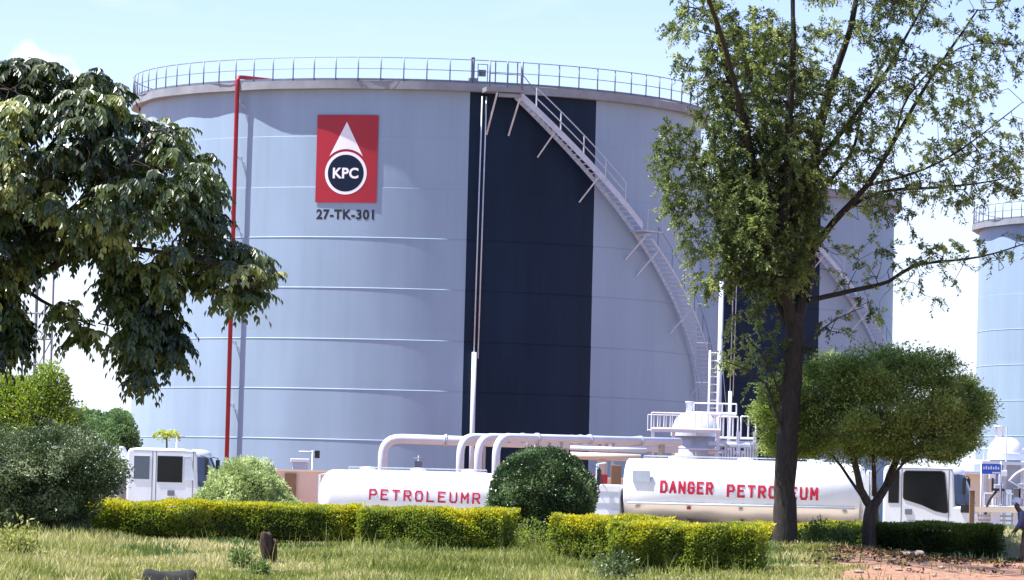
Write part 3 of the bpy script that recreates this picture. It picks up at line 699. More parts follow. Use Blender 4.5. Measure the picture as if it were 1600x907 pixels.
# ---------------------------------------------------------------- walls and pipework
def wallbox(name, pxa, pxb, d, z1, label, m=M_wall, th=.2, cat='wall', coping=True):
    a, c = W(pxa, 760, d), W(pxb, 760, d); o = empty(name, (a.x, d, 0), 0, label, cat); L_ = c.x-a.x
    MB().box((0, 0, -.2), (L_, th, z1)).build('wall_body', m, o)
    if coping: MB().box((-.03, -.05, z1), (L_+.03, th+.05, z1+.07)).build('coping', M_cream, o)
    return o
wb = wallbox('boundary_wall', -60, 985, 146, 2.62, 'low pinkish plaster wall running behind the lorries')
p = W(454, 750, 145.95) - wb.location
MB().box((p.x-.2, -.10, .0), (p.x+.2, -.003, 2.55)).build('pilaster', M_brown, wb)

pg = 'white pipes beside the big tank'
def pipe(name, pts, r, label, m=M_pipe, flanges=()):
    o = empty(name, (pts[0].x, pts[0].y, 0), 0, label, 'pipe', pg); q = [p_-o.location for p_ in pts]
    MB().tube(q, r, 14).build('pipe_run', m, o)
    for i in flanges:
        a, b_ = q[i], q[i+1]; t_ = (b_-a).normalized(); c = a.lerp(b_, .5)
        MB().tube([c-t_*.05, c-t_*.008], r*1.35, 16).tube([c+t_*.008, c+t_*.05], r*1.35, 16).build('flange', M_galv, o)
    a, b_ = q[-2], q[-1]
    for k in (.16, .46, .76):
        c = a.lerp(b_, k); t_ = (b_-a).normalized(); MB().tube([c-t_*.05, c-t_*.01], r*1.3, 16).tube([c+t_*.01, c+t_*.05], r*1.3, 16).build('flange', M_galv, o)
    for k in (.3, .6, .9):
        c = a.lerp(b_, k); MB().box((c.x-.06, c.y-.1, 0), (c.x+.06, c.y+.1, c.z-r*.9)).build('pipe_support', M_conc, o)
    return o
def bend(P0, corner, P1, rad, n=6):
    a = (P0-corner).normalized(); b_ = (P1-corner).normalized(); out = [P0]
    for k in range(n+1):
        t_ = k/n; out.append((corner+a*rad)*(1-t_)**2 + corner*2*t_*(1-t_) + (corner+b_*rad)*t_**2)
    return out+[P1]
a = W(597, 760, 172); a.z = 0; zA = zat(760, 689, 172); c = Vector((a.x, 172, zA)); e = Vector((W(1060, 700, 172).x, 172, zA-.12))
pipe('pipeline', bend(a, c, e, .75), .20, 'long white pipe with one elbow left of the three risers', flanges=(0,))
for i, (px, d, lab) in enumerate(((718, 160, 'leftmost of the three tall white pipe risers'), (746, 159, 'middle one of the three tall white pipe risers'), (774, 158, 'rightmost of the three pipe risers, against the round dark bush'))):
    a = W(px, 760, d); a.z = 0; z_ = zat(px+15, 683.5, d); c = Vector((a.x, d, z_)); e = Vector((W(1062, 700, d+9).x, d+9, z_+.12))
    pipe('pipe_riser', bend(a, c, e, .7), .155, lab, flanges=(0,))
    
# beige pipe rack right of the dome bush
o = empty('pipe_rack', W(945, 760, 152)*1, 0, 'beige horizontal pipe and post rack between the dome bush and the tanker', 'pipe rack'); o.location.z = 0
X = lambda px: W(px, 760, 152).x-o.location.x
MB().tube([(X(890), 0, zat(890, 712, 152)), (X(1000), 0, zat(1000, 716, 152))], .14, 10).build('pipe_run', M_beige, o)
MB().tube([(X(890), .6, zat(890, 700, 152)), (X(1010), .6, zat(1010, 704, 152))], .09, 8).build('upper_pipe', M_pipe, o)
for px in (901, 940, 995): MB().box((X(px)-.09, -.09, 0), (X(px)+.09, .09, zat(px, 714, 152)-.14)).build('post', M_beige, o)
o2 = MB().box((-.18, -.12, 0), (.18, .12, zat(962, 727, 144))).build('meter_cabinet', M_brown, None, .02); o2.location = (W(962, 760, 144).x, 144, 0)
tag(o2, 'tall brown cabinet standing behind the tail of the right tanker', 'cabinet')
o3 = empty('hydrant_box', (W(938, 760, 143).x, 143, 0), 0, 'small red fire box by the right side of the dome bush', 'fire box')
MB().box((-.24, -.15, zat(938, 756, 143)), (.24, .15, zat(938, 741, 143))).build('box_body', M_red, o3, .02)
MB().box((-.2, -.17, zat(938, 753, 143)), (.02, -.152, zat(938, 744, 143))).build('glass_front', M_cream, o3)
MB().tube([(0, 0, 0), (0, 0, zat(938, 756, 143))], .05, 8).build('post', M_red, o3)

# valve, lamp post, vent box before the tank
def stand(name, px, d, label, cat): return empty(name, (W(px, 760, d).x, d, 0), 0, label, cat)
o = stand('valve_wheel', 653, 150, 'small valve stem showing above the white PETROLEUMR tank', 'valve')
z0 = zat(653, 733, 150); MB().tube([(0, 0, 0), (0, 0, zat(653, 712, 150))], .035, 6).box((-.14, -.12, z0-.1), (.14, .12, z0+.28)).build('valve_body', M_tower, o)
MB().lathe([(.2, -.02), (.23, 0), (.2, .02), (.17, 0), (.2, -.02)], 20, (0, 0, zat(653, 722, 150)+.12)).build('hand_wheel', M_tower, o)
o = stand('lamp_post', 487, 150, 'thin white floodlight post with a T arm before the big tank', 'lamp post')
zt_ = zat(487, 704, 150); MB().tube([(0, 0, 0), (0, 0, zt_)], .035, 6).tube([(-.5, 0, zt_-.06), (.12, 0, zt_-.06)], .03, 6).build('post', M_pipe, o)
MB().box((.08, -.1, zt_-.28), (.26, .12, zt_)).build('floodlight', M_black, o, .02)
o = stand('vent_unit', 468, 148.5, 'white flat-topped vent box above the plaster wall', 'vent')
z1 = zat(468, 717, 148.5); MB().box((-.27, -.2, 0), (.27, .25, z1-.14)).build('vent_body', M_pipe, o, .02); MB().box((-.34, -.27, z1-.14), (.34, .32, z1)).build('vent_cap', M_white, o, .02)
o = stand('lamp_post', 274, 152, 'thin white post with a crossbar above the left lorry cab', 'lamp post')
zt_ = zat(274, 681, 152); MB().tube([(0, 0, 0), (0, 0, zt_)], .03, 6).tube([(-.3, 0, zt_-.03), (.3, 0, zt_-.03)], .028, 6).build('post', M_pipe, o)

# filter vessels and steel platforms
def railing(mb, x0, x1, y, z0, h, nb, r=.03, mid=None):
    mb.tube([(x0, y, z0+h), (x1, y, z0+h)], r, 5); mb.tube([(x0, y, z0+.05), (x1, y, z0+.05)], r*1.6, 5)
    for k in range(nb+1): x = x0+(x1-x0)*k/nb; mb.tube([(x, y, z0), (x, y, z0+h)], r, 5)
def vessel(px, d, w, ytop, ydome, ybase, label):
    o = stand('filter_vessel', px, d, label, 'vessel'); zt_, zd, zb_ = zat(px, ytop, d), zat(px, ydome, d), zat(px, ybase, d); r = w/2
    MB().lathe([(r*.88, zb_), (r*.88, zd-.28), (r*.86, zd-.28)], 32).build('vessel_body', M_galv, o)
    MB().lathe([(r*.86, zd-.28), (r*1.04, zd-.28), (r*1.04, zd-.02), (r*1.0, zd)], 32, smooth=False).build('flange', M_pipe, o)
    MB().lathe([(r*1.0, zd), (r*.97, zd+.15*(zt_-zd)), (r*.86, zd+.55*(zt_-zd)), (r*.6, zd+.86*(zt_-zd)), (r*.3, zd+.98*(zt_-zd)), (.01, zt_)], 32).build('dome_lid', M_white, o)
    MB().lathe([(.16, zt_-.1), (.16, zt_+.35), (.2, zt_+.35), (.2, zt_+.42), (.01, zt_+.42)], 16, (-.25, 0, 0)).build('nozzle', M_pipe, o)
    for k in range(4):
        a = math.pi/4+k*math.pi/2; MB().tube([(r*.8*math.cos(a), r*.8*math.sin(a), 0), (r*.8*math.cos(a), r*.8*math.sin(a), zb_+.2)], .07, 6).build('leg', M_galv, o)
    return o
d = 178
vessel(1084, d, 2.0, 643, 672, 722, 'white dome-lidded filter vessel on the railed platform above the DANGER tanker')
o = stand('steel_platform', 1095, d+1.6, 'white railed steel platform round the dome-lidded vessel beside the big tank', 'platform')
X = lambda px: W(px, 700, d).x-o.location.x; Z = lambda py, px=1095: zat(px, py, d)
dk = MB().box((X(1015), -3.2, Z(674)-.1), (X(1122), -2.75, Z(674))).box((X(1120), -2.6, Z(688)-.1), (X(1178), .5, Z(688))).box((X(1085), -.2, Z(646)-.08), (X(1152), 1.2, Z(646))).box((X(1000), -3.2, Z(702)-.05), (X(1120), -2.8, Z(702)))
dk.build('deck', M_pipe, o)
ra = MB(); railing(ra, X(1015), X(1122), -3.2, Z(674), Z(648)-Z(674), 11); ra.build('railing', M_white, o); ra = MB(); railing(ra, X(1015), X(1122), 1.4, Z(674), Z(648)-Z(674), 11, .02)
ra.build('railing', M_white, o); ra = MB(); railing(ra, X(1085), X(1152), -.2, Z(646), Z(629)-Z(646), 3, .035); ra.build('railing', M_white, o); ra = MB(); railing(ra, X(1120), X(1150), -2.6, Z(686), Z(651)-Z(686), 4, .04); ra.build('railing', M_white, o); ra = MB(); railing(ra, X(1155), X(1178), -2.6, Z(686), Z(650)-Z(686), 2, .04)
ra.build('railing', M_white, o)
for px in (1018, 1050, 1119, 1150, 1176):
    MB().box((X(px)-.07, -3.0, 0), (X(px)+.07, -2.86, Z(674))).build('post', M_pipe, o)
for py in (694, 706, 716): MB().tube([(X(1105), -2.9, Z(py)), (X(1182), -2.9, Z(py)-.05)], .12, 8).build('manifold', M_pipe, o)
sm = MB()
for k in range(14):
    px = 1122+k*4.3; sm.box((X(px)-.03, -3.1, Z(738)), (X(px)+.05, -2.95, Z(random.choice((699, 705, 712, 690)))))
sm.build('valve_stem', M_galv, o)
o = stand('ladder', 1113, 188, 'tall white ladder rising to the gap between the two tanks', 'ladder')
X = lambda px: W(px, 700, 188).x-o.location.x
lm = MB(); z1 = zat(1113, 548, 188)
for px in (1106, 1121): lm.tube([(X(px), 0, 0), (X(px), 0, z1)], .05, 6)
lm.build('side_rail', M_white, o)
z = .4; rg = None
while z < z1:
    if rg is None: rg = MB().tube([(X(1106), 0, 0), (X(1121), 0, 0)], .03, 5).build('rung', M_white, o); r_ = rg
    else: r_ = rg.copy(); COL.objects.link(r_)
    r_.location = (0, 0, z); z += .36
o = stand('vent_pipe', 1120, 186, 'tall white pole standing in front of the far navy stripe', 'pole')
MB().tube([(0, 0, 0), (0, 0, zat(1120, 440, 186))], .10, 10).build('pole_shaft', M_pipe, o); MB().lathe([(.22, 0), (.22, .12), (.01, .12)], 16, (0, 0, 0)).build('base_plate', M_galv, o)
MB().tube([(.1, 0, zat(1120, 640, 186)), (.4, 0, 0)], .02, 4).tube([(.1, 0, zat(1120, 560, 186)), (1.0, 0, 0)], .015, 4).build('stay_wire', M_galv, o)

# right-hand plant
d = 158
v2 = vessel(1570, d, 1.35, 683, 708, 728, 'grey filter vessel with a sloping white lid at the right edge')
o = empty('steel_platform', (W(1565, 700, d+1).x, d+1, 0), 0, 'grey steel platform carrying pipes below the right edge vessel', 'platform')
X = lambda px: W(px, 700, d).x-o.location.x; Z = lambda py: zat(1565, py, d)
MB().box((X(1530), -2.2, Z(727)), (X(1640), 1.2, Z(722))).build('deck', M_pipe, o)
MB().box((X(1566), -1.9, Z(765)), (X(1594), -.6, Z(727))).build('tank_jacket', M_galv, o)
for px in (1534, 1565, 1592, 1630): MB().box((X(px)-.06, -2.2, 0), (X(px)+.06, -2.08, Z(727))).build('post', M_galv, o)
ra = MB(); railing(ra, X(1534), X(1640), -2.25, Z(794), Z(772)-Z(794), 14, .03); ra.build('railing', M_pipe, o)
ra = MB(); railing(ra, X(1534), X(1640), 1.1, Z(722), Z(700)-Z(722), 8, .02); ra.build('railing', M_pipe, o); ra = MB(); ra.tube([(X(1567), -2.1, Z(722)), (X(1567), -2.1, Z(668))], .03, 5); ra.tube([(X(1596), -2.1, Z(722)), (X(1596), -2.1, Z(668))], .03, 5); ra.build('mast', M_pipe, o)
def arc3(a, m_, c, n=10): return [a*(1-t_)**2+m_*2*t_*(1-t_)+c*t_**2 for t_ in [k/n for k in range(n+1)]]
MB().tube(arc3(Vector((X(1572), -2.5, Z(752))), Vector((X(1584), -2.5, Z(730))), Vector((X(1625), -2.5, Z(728)))), .06, 8).tube([(X(1570), -2.5, Z(750)), (X(1610), -2.5, Z(775))], .05, 8).build('hose', M_galv, o)
MB().tube(arc3(Vector((X(1551), -2.6, Z(768))), Vector((X(1536), -2.6, Z(782))), Vector((X(1534), -2.6, Z(806)))), .05, 8).box((X(1545), -2.65, Z(768)), (X(1563), -2.4, Z(764))).box((X(1556), -2.6, Z(788)), (X(1559), -2.45, Z(756))).box((X(1543), -2.6, Z(768)), (X(1546), -2.5, Z(748))).build('loading_arm', M_black, o)
for (xa, ya, w_, h_) in ((1540, 750, .25, .3), (1556, 745, .3, .22), (1578, 783, .3, .5), (1586, 780, .2, .6), (1548, 778, .35, .5)):
    MB().box((X(xa), -2.3, Z(ya)), (X(xa)+w_, -2.0, Z(ya)+h_)).build('control_box', random.choice((M_white, M_galv, M_tower)), o, .02)
o = empty('notice_board', (W(1549, 730, 154).x, 154, 0), 0, 'small bright blue notice board with faint white marks, right of the lorry cab', 'sign')
zb_, zt_ = zat(1549, 741, 154), zat(1549, 725, 154)
MB().box((-.36, 0, zb_), (.36, .04, zt_)).build('board', M_blue, o)
mk = MB().box((.04, -.006, zb_+.02), (.34, -.002, zb_+.08))
for k in range(7): mk.box((-.3+k*.09, -.006, zb_+.17), (-.25+k*.09, -.002, zb_+.17+.09*(1+k % 2*.4)))
mk.build('marks', M_pipe, o)
for x in (-.36, .36): MB().tube([(x, .07, 0), (x, .07, zt_+.1)], .03, 6).build('post', M_pipe, o)
o = empty('pump_house', (W(1528, 760, 166).x, 166, 0), 0, 'cream flat-roofed hut behind the nose of the right lorry', 'hut')
MB().box((-1.0, 0, 0), (.62, 2.5, zat(1530, 742, 166))).build('wall', M_cream, o); z_ = zat(1530, 742, 166)
MB().box((-1.2, -.25, z_), (.8, 2.7, z_+.12)).build('roof', M_pipe, o)
MB().box((.1, -.02, 0), (.16, -.003, z_)).box((.36, -.02, 0), (.42, -.003, z_)).build('downpipe', M_galv, o)
o = MB().box((-.075, -.075, 0), (.075, .075, zat(1516, 768, 126))).box((-.09, -.09, zat(1516, 768, 126)), (.09, .09, zat(1516, 768, 126)+.03)).build('wooden_post', M_brown, None, .008); o.location = (W(1519, 770, 126).x, 126, G(W(1519, 770, 126).x, 126))
tag(o, 'square brown post just ahead of the right lorry nose', 'post')
# low white wall with openings at the right
o = empty('loading_wall', (W(1522, 800, 142).x, 142, 0), 0, 'low white wall with open bays at the right edge', 'wall')
X = lambda px: W(px, 800, 142).x-o.location.x; Z = lambda py: zat(1560, py, 142)
MB().box((X(1520), -.15, Z(801)), (X(1660), .5, Z(793))).build('top_beam', M_cream, o)
for a_, c_ in ((1520, 1526), (1548, 1563), (1583, 1600), (1630, 1645)): MB().box((X(a_), 0, 0), (X(c_), .35, Z(801))).build('pier', M_pipe, o)
rb = MB()
for k in range(4): rb.box((X(1526), .1, Z(808+k*7)), (X(1640), .16, Z(806+k*7)+.02))
rb.build('bars', M_conc, o)

# lattice mast far left
o = stand('lattice_tower', 60, 262, 'thin steel lattice mast seen through the left tree', 'tower')
X = lambda px: W(px, 500, 262).x-o.location.x; zt_ = zat(60, 380, 262)
tm = MB()
for px in (37, 52, 66, 82):
    r_ = .07 if px != 52 else .11; tm.tube([(X(px), 0 if px in (37, 82) else 1.6, 0), (X(px), 0 if px in (37, 82) else 1.6, zt_ if px in (52, 82) else zat(60, 470, 262))], r_, 5)
tm.build('leg', M_tower, o)
bm_ = MB()
for py in (490, 530, 570, 620): bm_.tube([(X(37), 0, zat(60, py, 262)), (X(82), 0, zat(60, py, 262))], .06, 5)
for (a_, c_) in ((490, 530), (530, 570)): bm_.tube([(X(37), 0, zat(60, a_, 262)), (X(60), .8, zat(60, c_, 262)), (X(82), 0, zat(60, a_, 262))], .05, 5)
bm_.build('bracing', M_tower, o)
# ---------------------------------------------------------------- trees
def inpoly(P, poly):
    x, y = P[:, 0], P[:, 1]; c = np.zeros(len(P), bool); n = len(poly)
    for i in range(n):
        x1, y1 = poly[i]; x2, y2 = poly[(i+1) % n]
        if y1 == y2: continue
        c ^= ((y1 > y) != (y2 > y)) & (x < (x2-x1)*(y-y1)/(y2-y1)+x1)
    return c
def edge_dist(P, poly):
    d = np.full(len(P), 1e9); n = len(poly)
    for i in range(n):
        a, b_ = np.array(poly[i], float), np.array(poly[(i+1) % n], float); ab = b_-a
        t_ = np.clip(((P-a) @ ab)/(ab @ ab), 0, 1); d = np.minimum(d, np.linalg.norm(P-(a+t_[:, None]*ab), axis=1))
    return d
def crown_points(poly, n, d, depth, hole=0, hseed=1, hs=.03):
    """points spread through a crown volume whose section is the outline; d distance of its middle, depth half thickness in m"""
    poly_a = np.array(poly, float); lo, hi = poly_a.min(0), poly_a.max(0); out = []
    while sum(len(o) for o in out) < n:
        P = lo+(hi-lo)*rng.random((n, 2)); P = P[inpoly(P, poly)]
        if hole:
            v = vnoise(np.c_[P, np.zeros(len(P))], hs, hseed); P = P[v > hole+(-1)]
        if len(P): out.append(P)
    P = np.concatenate(out)[:n]; e = edge_dist(P, poly); scale = F_PX/d
    dep = np.minimum(depth, np.sqrt(np.clip(e/scale, 0, None)*2*depth)*.9+.2)*rng.uniform(-1, 1, n)
    return np.array([W(px, py, d+q) for (px, py), q in zip(P, dep)]), e/scale

def grow(limbs, tips, step=.35, twig=.006, wob=.12, exp=2.2, rmin_limb=.03):
    """limbs: list of (points, r0, r1) in world space; each tip is joined to the nearest wood. Returns edges for tube building"""
    P, par, rad = [], [], []
    for pts, r0, r1 in limbs:
        pts = [np.array(p) for p in pts]; seg = [np.linalg.norm(b-a) for a, b in zip(pts, pts[1:])]; tot = sum(seg); done = 0
        if P: A = np.array(P); prev = int(np.argmin(np.linalg.norm(A-pts[0], axis=1)))
        else: P.append(pts[0]); par.append(-1); rad.append(r0); prev = 0
        for a, b, L_ in zip(pts, pts[1:], seg):
            k = max(1, int(L_/step))
            for j in range(1, k+1):
                done += L_/k; P.append(a+(b-a)*j/k+rng.normal(size=3)*.03*(1 if len(P) > 3 else 0)); par.append(prev); rad.append(r0+(r1-r0)*done/tot); prev = len(P)-1
    nl = len(P); order = None
    A = np.array(P); dist = np.array([np.min(np.linalg.norm(A-t_, axis=1)) for t_ in tips]); order = np.argsort(dist)
    cap = len(P)+len(tips)*14; B = np.zeros((cap, 3)); B[:nl] = A; n = nl; par = par+[0]*(cap-nl); tipid = {}
    for ti in order:
        t_ = tips[ti]; dd = np.linalg.norm(B[:n]-t_, axis=1)+.25*np.maximum(0, B[:n, 2]-t_[2]); j = int(np.argmin(dd)); a = B[j]; L_ = np.linalg.norm(t_-a)
        k = min(12, max(1, int(L_/step))); w_ = rng.normal(size=3)*wob*L_
        prev = j
        for q in range(1, k+1):
            u = q/k; B[n] = a+(t_-a)*u+w_*math.sin(math.pi*u)*.6+np.array([0, 0, .12*L_*math.sin(math.pi*u)]); par[n] = prev; prev = n; n += 1
            if n >= cap-1: break
        tipid[ti] = prev
    B = B[:n]; par = np.array(par[:n]); area = np.full(n, 0.); 
    kids = np.bincount(par[par >= 0], minlength=n); area[kids == 0] = twig**exp
    for i in range(n-1, 0, -1): area[par[i]] += area[i] if par[i] >= 0 else 0
    r = area**(1/exp); r[:nl] = np.maximum(np.array(rad), 0)
    for i in range(nl, n): r[i] = min(r[i], r[par[i]]*.85)
    return B, par, r, nl
def wood(name, B, par, r, sel, m, parent, org, n=5):
    idx = [i for i in sel if par[i] >= 0]; a = B[par[idx]]; b_ = B[idx]; ra, rb = r[par[idx]], r[idx]
    ra = np.minimum(ra, rb*1.6)
    t_ = unit(b_-a); u = unit(np.cross(t_, np.tile([.31, .2, .93], (len(t_), 1)))); v = np.cross(t_, u); V = []
    for c, q in ((a, ra), (b_+t_*rb[:, None]*.3, rb)):
        for k in range(n): an = 2*math.pi*k/n; V.append(c+(u*math.cos(an)+v*math.sin(an))*q[:, None])
    V = np.stack(V, 1)-np.array(org); base = np.arange(len(idx))[:, None]*2*n
    Fq = np.concatenate([base+np.array([[k, (k+1) % n, n+(k+1) % n, n+k]]) for k in range(n)], 0)
    return npmesh(name, V.reshape(-1, 3), Fq, m, parent, None, True)
def trunk_mesh(limbs, m, parent, org, n=12, name='trunk'):
    mb = MB()
    for pts, r0, r1 in limbs:
        pts = [Vector(p)-Vector(org) for p in pts]; fine = []; rr = []
        tot = sum((b-a).length for a, b in zip(pts, pts[1:])); done = 0
        for i in range(len(pts)-1):
            p0, p1, p2, p3 = pts[max(i-1, 0)], pts[i], pts[i+1], pts[min(i+2, len(pts)-1)]; L_ = (p2-p1).length; k = max(2, int(L_/.3))
            for j in range(k):
                t_ = j/k; q = .5*((2*p1)+(p2-p0)*t_+(2*p0-5*p1+4*p2-p3)*t_*t_+(3*p1-p0-3*p2+p3)*t_**3)
                rad = r0+(r1-r0)*(done+L_*t_)/tot; fine.append(q+Vector(rng.normal(size=3))*rad*.06); rr.append(rad*(1+.08*rng.normal()*.5))
            done += L_
        fine.append(pts[-1]); rr.append(r1)
        mb.tube(fine, rr, n, False)
    return mb.build(name, m, parent)

def L3(pts, d):                            # limb survey: (px, py, extra depth)
    return [W(p[0], p[1], d+(p[2] if len(p) > 2 else 0)) for p in pts]
def along(B, par, idx):                    # growth direction at nodes
    return unit(B[idx]-B[np.maximum(par[idx], 0)])

# ---- tall feathery tree
d = 112.0; base = onground(1226, d, 852); org = tuple(base)
flare = [Vector((base.x, base.y, base.z-.15)), base+Vector((0, 0, .25))]
limbs = [([base+Vector((0, 0, -.2))]+L3([(1226, 800), (1230, 690), (1238, 580), (1243, 490)], d), .33, .235),
 (L3([(1243, 500), (1262, 430, .3), (1268, 330, .8), (1276, 230, .6), (1300, 130, .3), (1330, 40), (1352, -90)], d), .20, .05),
 (L3([(1240, 510), (1222, 440, -.3), (1196, 370, -.5), (1180, 280, -.4), (1160, 180, -.2), (1130, 90), (1105, -60)], d), .19, .05),
 (L3([(1236, 520), (1200, 440, .6), (1150, 390, 1.2), (1110, 300, 1.5), (1080, 230, 1.6)], d), .11, .03),
 (L3([(1212, 420, -.3), (1228, 320, -1.), (1232, 200, -1.2), (1240, 80, -1.3), (1235, -80, -1.2)], d), .15, .04),
 (L3([(1266, 400, .4), (1300, 350, 0), (1355, 290, -.4), (1400, 215, -.6), (1450, 130, -.6), (1528, 15, -.5)], d), .10, .022),
 (L3([(1262, 470), (1330, 455, .4), (1390, 440, .7), (1430, 415, .8), (1530, 402, .8), (1605, 380, .8)], d), .075, .014),
 (L3([(1275, 380, .4), (1320, 330, 1), (1380, 300, 1.3), (1470, 293, 1.5), (1540, 285, 1.5), (1600, 272, 1.6)], d), .075, .014),
 (L3([(1274, 260, .6), (1320, 200, 1), (1380, 120, 1.2), (1420, 50, 1.3), (1470, -40, 1.2)], d), .085, .02),
 (L3([(1355, 290, -.4), (1430, 270, -.9), (1500, 235, -1.2), (1598, 160, -1.3)], d), .045, .010),
 (L3([(1400, 215, -.6), (1420, 150, -1), (1500, 75, -1.3), (1590, 70, -1.3)], d), .035, .010),
 (L3([(1270, 310, .6), (1330, 240, 1.5), (1350, 160, 1.8), (1400, 60, 2)], d), .06, .02),
 (L3([(1180, 280, -.4), (1140, 100, -3), (1080, -60, -7), (1000, -140, -10)], d), .085, .03),  # added limb reaching forward to the unseen overhang that shades the soil
 (L3([(1229, 700), (1212, 640, -.3), (1196, 600, -.5), (1160, 575, -.7), (1130, 565, -.8)], d), .055, .012),
 (L3([(1228, 640), (1195, 560, -.6), (1160, 520, -.9), (1150, 490, -.9)], d), .03, .010),
 (L3([(1245, 560), (1268, 530, -.3), (1305, 500, -.6), (1350, 480, -.8)], d), .03, .009),
]
tt = empty('feathery_tree', org, 0, 'tall dark-trunked feathery tree with an open crown rising out of the top of the picture', 'tree')
dense = [(1055, -150), (1048, 40), (1058, 100), (1085, 170), (1098, 215), (1045, 195), (1018, 235), (1034, 290), (1050, 340), (1072, 395), (1085, 455), (1130, 462), (1175, 440), (1215, 470), (1255, 440), (1262, 380), (1285, 330), (1300, 270), (1330, 220), (1350, 120), (1400, 60), (1420, -150)]
core = [(1110, 60), (1105, 200), (1130, 330), (1140, 440), (1205, 470), (1262, 430), (1262, 340), (1280, 250), (1270, 120), (1230, 40)]
right = [(1400, -120), (1340, 60), (1340, 200), (1300, 300), (1290, 350), (1370, 330), (1440, 310), (1500, 320), (1590, 300), (1600, 240), (1560, 190), (1600, 110), (1592, 20), (1560, -100)]
small = [([(1290, 385), (1340, 370), (1400, 385), (1405, 440), (1350, 455), (1290, 430)], 26), ([(1400, 405), (1460, 390), (1500, 395), (1480, 425), (1450, 440), (1468, 470), (1430, 460), (1400, 440)], 24),
         ([(1335, 470), (1375, 465), (1380, 495), (1345, 500)], 8), ([(1285, 500), (1325, 490), (1325, 525), (1290, 530)], 8), ([(1405, 320), (1430, 322), (1430, 360), (1408, 365)], 7),
         ([(1500, 395), (1560, 385), (1565, 405), (1510, 410)], 7), ([(1545, 275), (1595, 262), (1590, 292), (1545, 300)], 8), ([(1140, 485), (1168, 490), (1175, 545), (1150, 550)], 16),
         ([(1125, 555), (1170, 545), (1200, 565), (1230, 540), (1225, 640), (1190, 610), (1135, 585)], 46), ([(1245, 520), (1275, 510), (1285, 560), (1250, 570)], 9), ([(1175, 470), (1235, 470), (1240, 560), (1190, 540)], 40)]
T = [crown_points(dense, 2000, d, 2.6, .6, 3, .035)[0], crown_points(core, 1600, d, 1.9)[0], crown_points([(1120, 330), (1150, 200), (1250, 210), (1285, 330), (1262, 440), (1205, 470), (1140, 450)], 900, d, 1.7)[0], crown_points([(790, -40), (1260, -40), (1270, -230), (1050, -270), (790, -190)], 800, d-10, 4.0)[0], crown_points(right, 800, d, 2.2, .72, 5, .03)[0]]  # includes an out-of-view overhang, added to cast shade on the bare soil
T += [crown_points(p_, n_, d, .6)[0] for p_, n_ in small]
lt_ = []
for pts, r0, r1 in limbs[5:12]:
    pts = pts[1:]
    for a_, b_ in zip(pts, pts[1:]):
        for k in range(int((b_-a_).length*7)): lt_.append(np.array(a_.lerp(b_, rng.random()))+rng.normal(size=3)*np.array([.3, .3, .28]))
T.append(np.array(lt_))
T.append(crown_points([(1040, 190), (1100, 210), (1120, 330), (1085, 400), (1050, 350), (1020, 240)], 110, d, 1.1, .8, 8, .05)[0])
tips = np.concatenate(T)
B, par, r, nl = grow(limbs, tips, .32, .0075, .15)
trunk_mesh([limbs[0]], M_bark, tt, org, 14); trunk_mesh(limbs[1:], M_bark, tt, org, 8, 'limbs')
wood('twigs', B, par, r, range(nl, len(B)), M_bark, tt, org, 4)
kids = np.bincount(par[par >= 0], minlength=len(B)); ends = np.where((kids == 0) & (np.arange(len(B)) >= nl))[0]
alltw = np.concatenate([ends, ends, ends, rng.choice(np.arange(nl, len(B)), int(len(ends)*1.3))])
def feather(B, par, nodes, nleaf, reach, L, Wd):
    """sprays of pinnate leaves: stalks from each node, leaflets along each stalk"""
    n = len(nodes); D = unit(along(B, par, nodes)+rng.normal(size=(n, 3))*.8); st = rng.uniform(.35, 1, n)*reach
    P, DD, Lq, Tn, U = [], [], [], [], []; tn = np.clip(.45+.35*vnoise(B[nodes], 1.1, 4)+rng.normal(size=n)*.12, 0, 1)
    for k in range(nleaf):
        u = (k+.6)/nleaf; c = B[nodes]+D*st[:, None]*u+np.array([0, 0, -1.])*(st*u*u*.35)[:, None]
        s_ = unit(np.cross(D, rng.normal(size=(n, 3)))); P.append(c); DD.append(unit(D*.6+s_+np.array([0, 0, -.25]))); Lq.append(L*rng.uniform(.6, 1.25, n)); Tn.append(np.clip(tn+rng.normal(size=n)*.12, 0, 1)); U.append(np.tile([0, 0, 1.], (n, 1))+rng.normal(size=(n, 3))*.6)
    P, DD, Lq, Tn, U = map(np.concatenate, (P, DD, Lq, Tn, U)); return P, DD, Lq, Lq*Wd, Tn, U
P, DD, Lq, Wq, Tn, U = feather(B, par, alltw, 24, .50, .105, .42)
leaves('crown', P, DD, Lq, Wq, L_feather, tt, Tn, U, org)

# ---- big-leaved tree at the left
d = 68.0; bx = W(-95, 700, d); base = Vector((bx.x, d, G(bx.x, d))); org = tuple(base)
limbs = [([base+Vector((0, 0, -.2)), base+Vector((.05, 0, 2)), W(-80, 560, d), W(-70, 480, d)], .24, .19),
 (L3([(-70, 490), (-30, 380, .4), (40, 280, .8), (110, 190, 1)], d), .13, .03),
 (L3([(-72, 500), (0, 440, -.4), (90, 350, -.8), (180, 270, -1), (240, 220, -1.1)], d), .12, .03),
 (L3([(-74, 520), (20, 455, 0), (65, 470, .1), (110, 495, .1), (150, 510, .1)], d), .06, .012),
 (L3([(20, 455), (120, 400, -.3), (220, 390, -.7), (320, 410, -.9), (400, 420, -1)], d), .07, .015),
 (L3([(-60, 470), (60, 400, 1.2), (170, 400, 1.6), (230, 470, 1.6), (250, 560, 1.5)], d), .06, .015),
 (L3([(-70, 480), (-90, 330, -.5), (-60, 220, -.8), (0, 140, -1)], d), .11, .03),
 (L3([(-75, 560), (-40, 540, -.5), (0, 565, -.7), (12, 600, -.7)], d), .05, .012),
 (L3([(-70, 490), (-160, 390, .5), (-260, 330, .8)], d), .11, .03)]
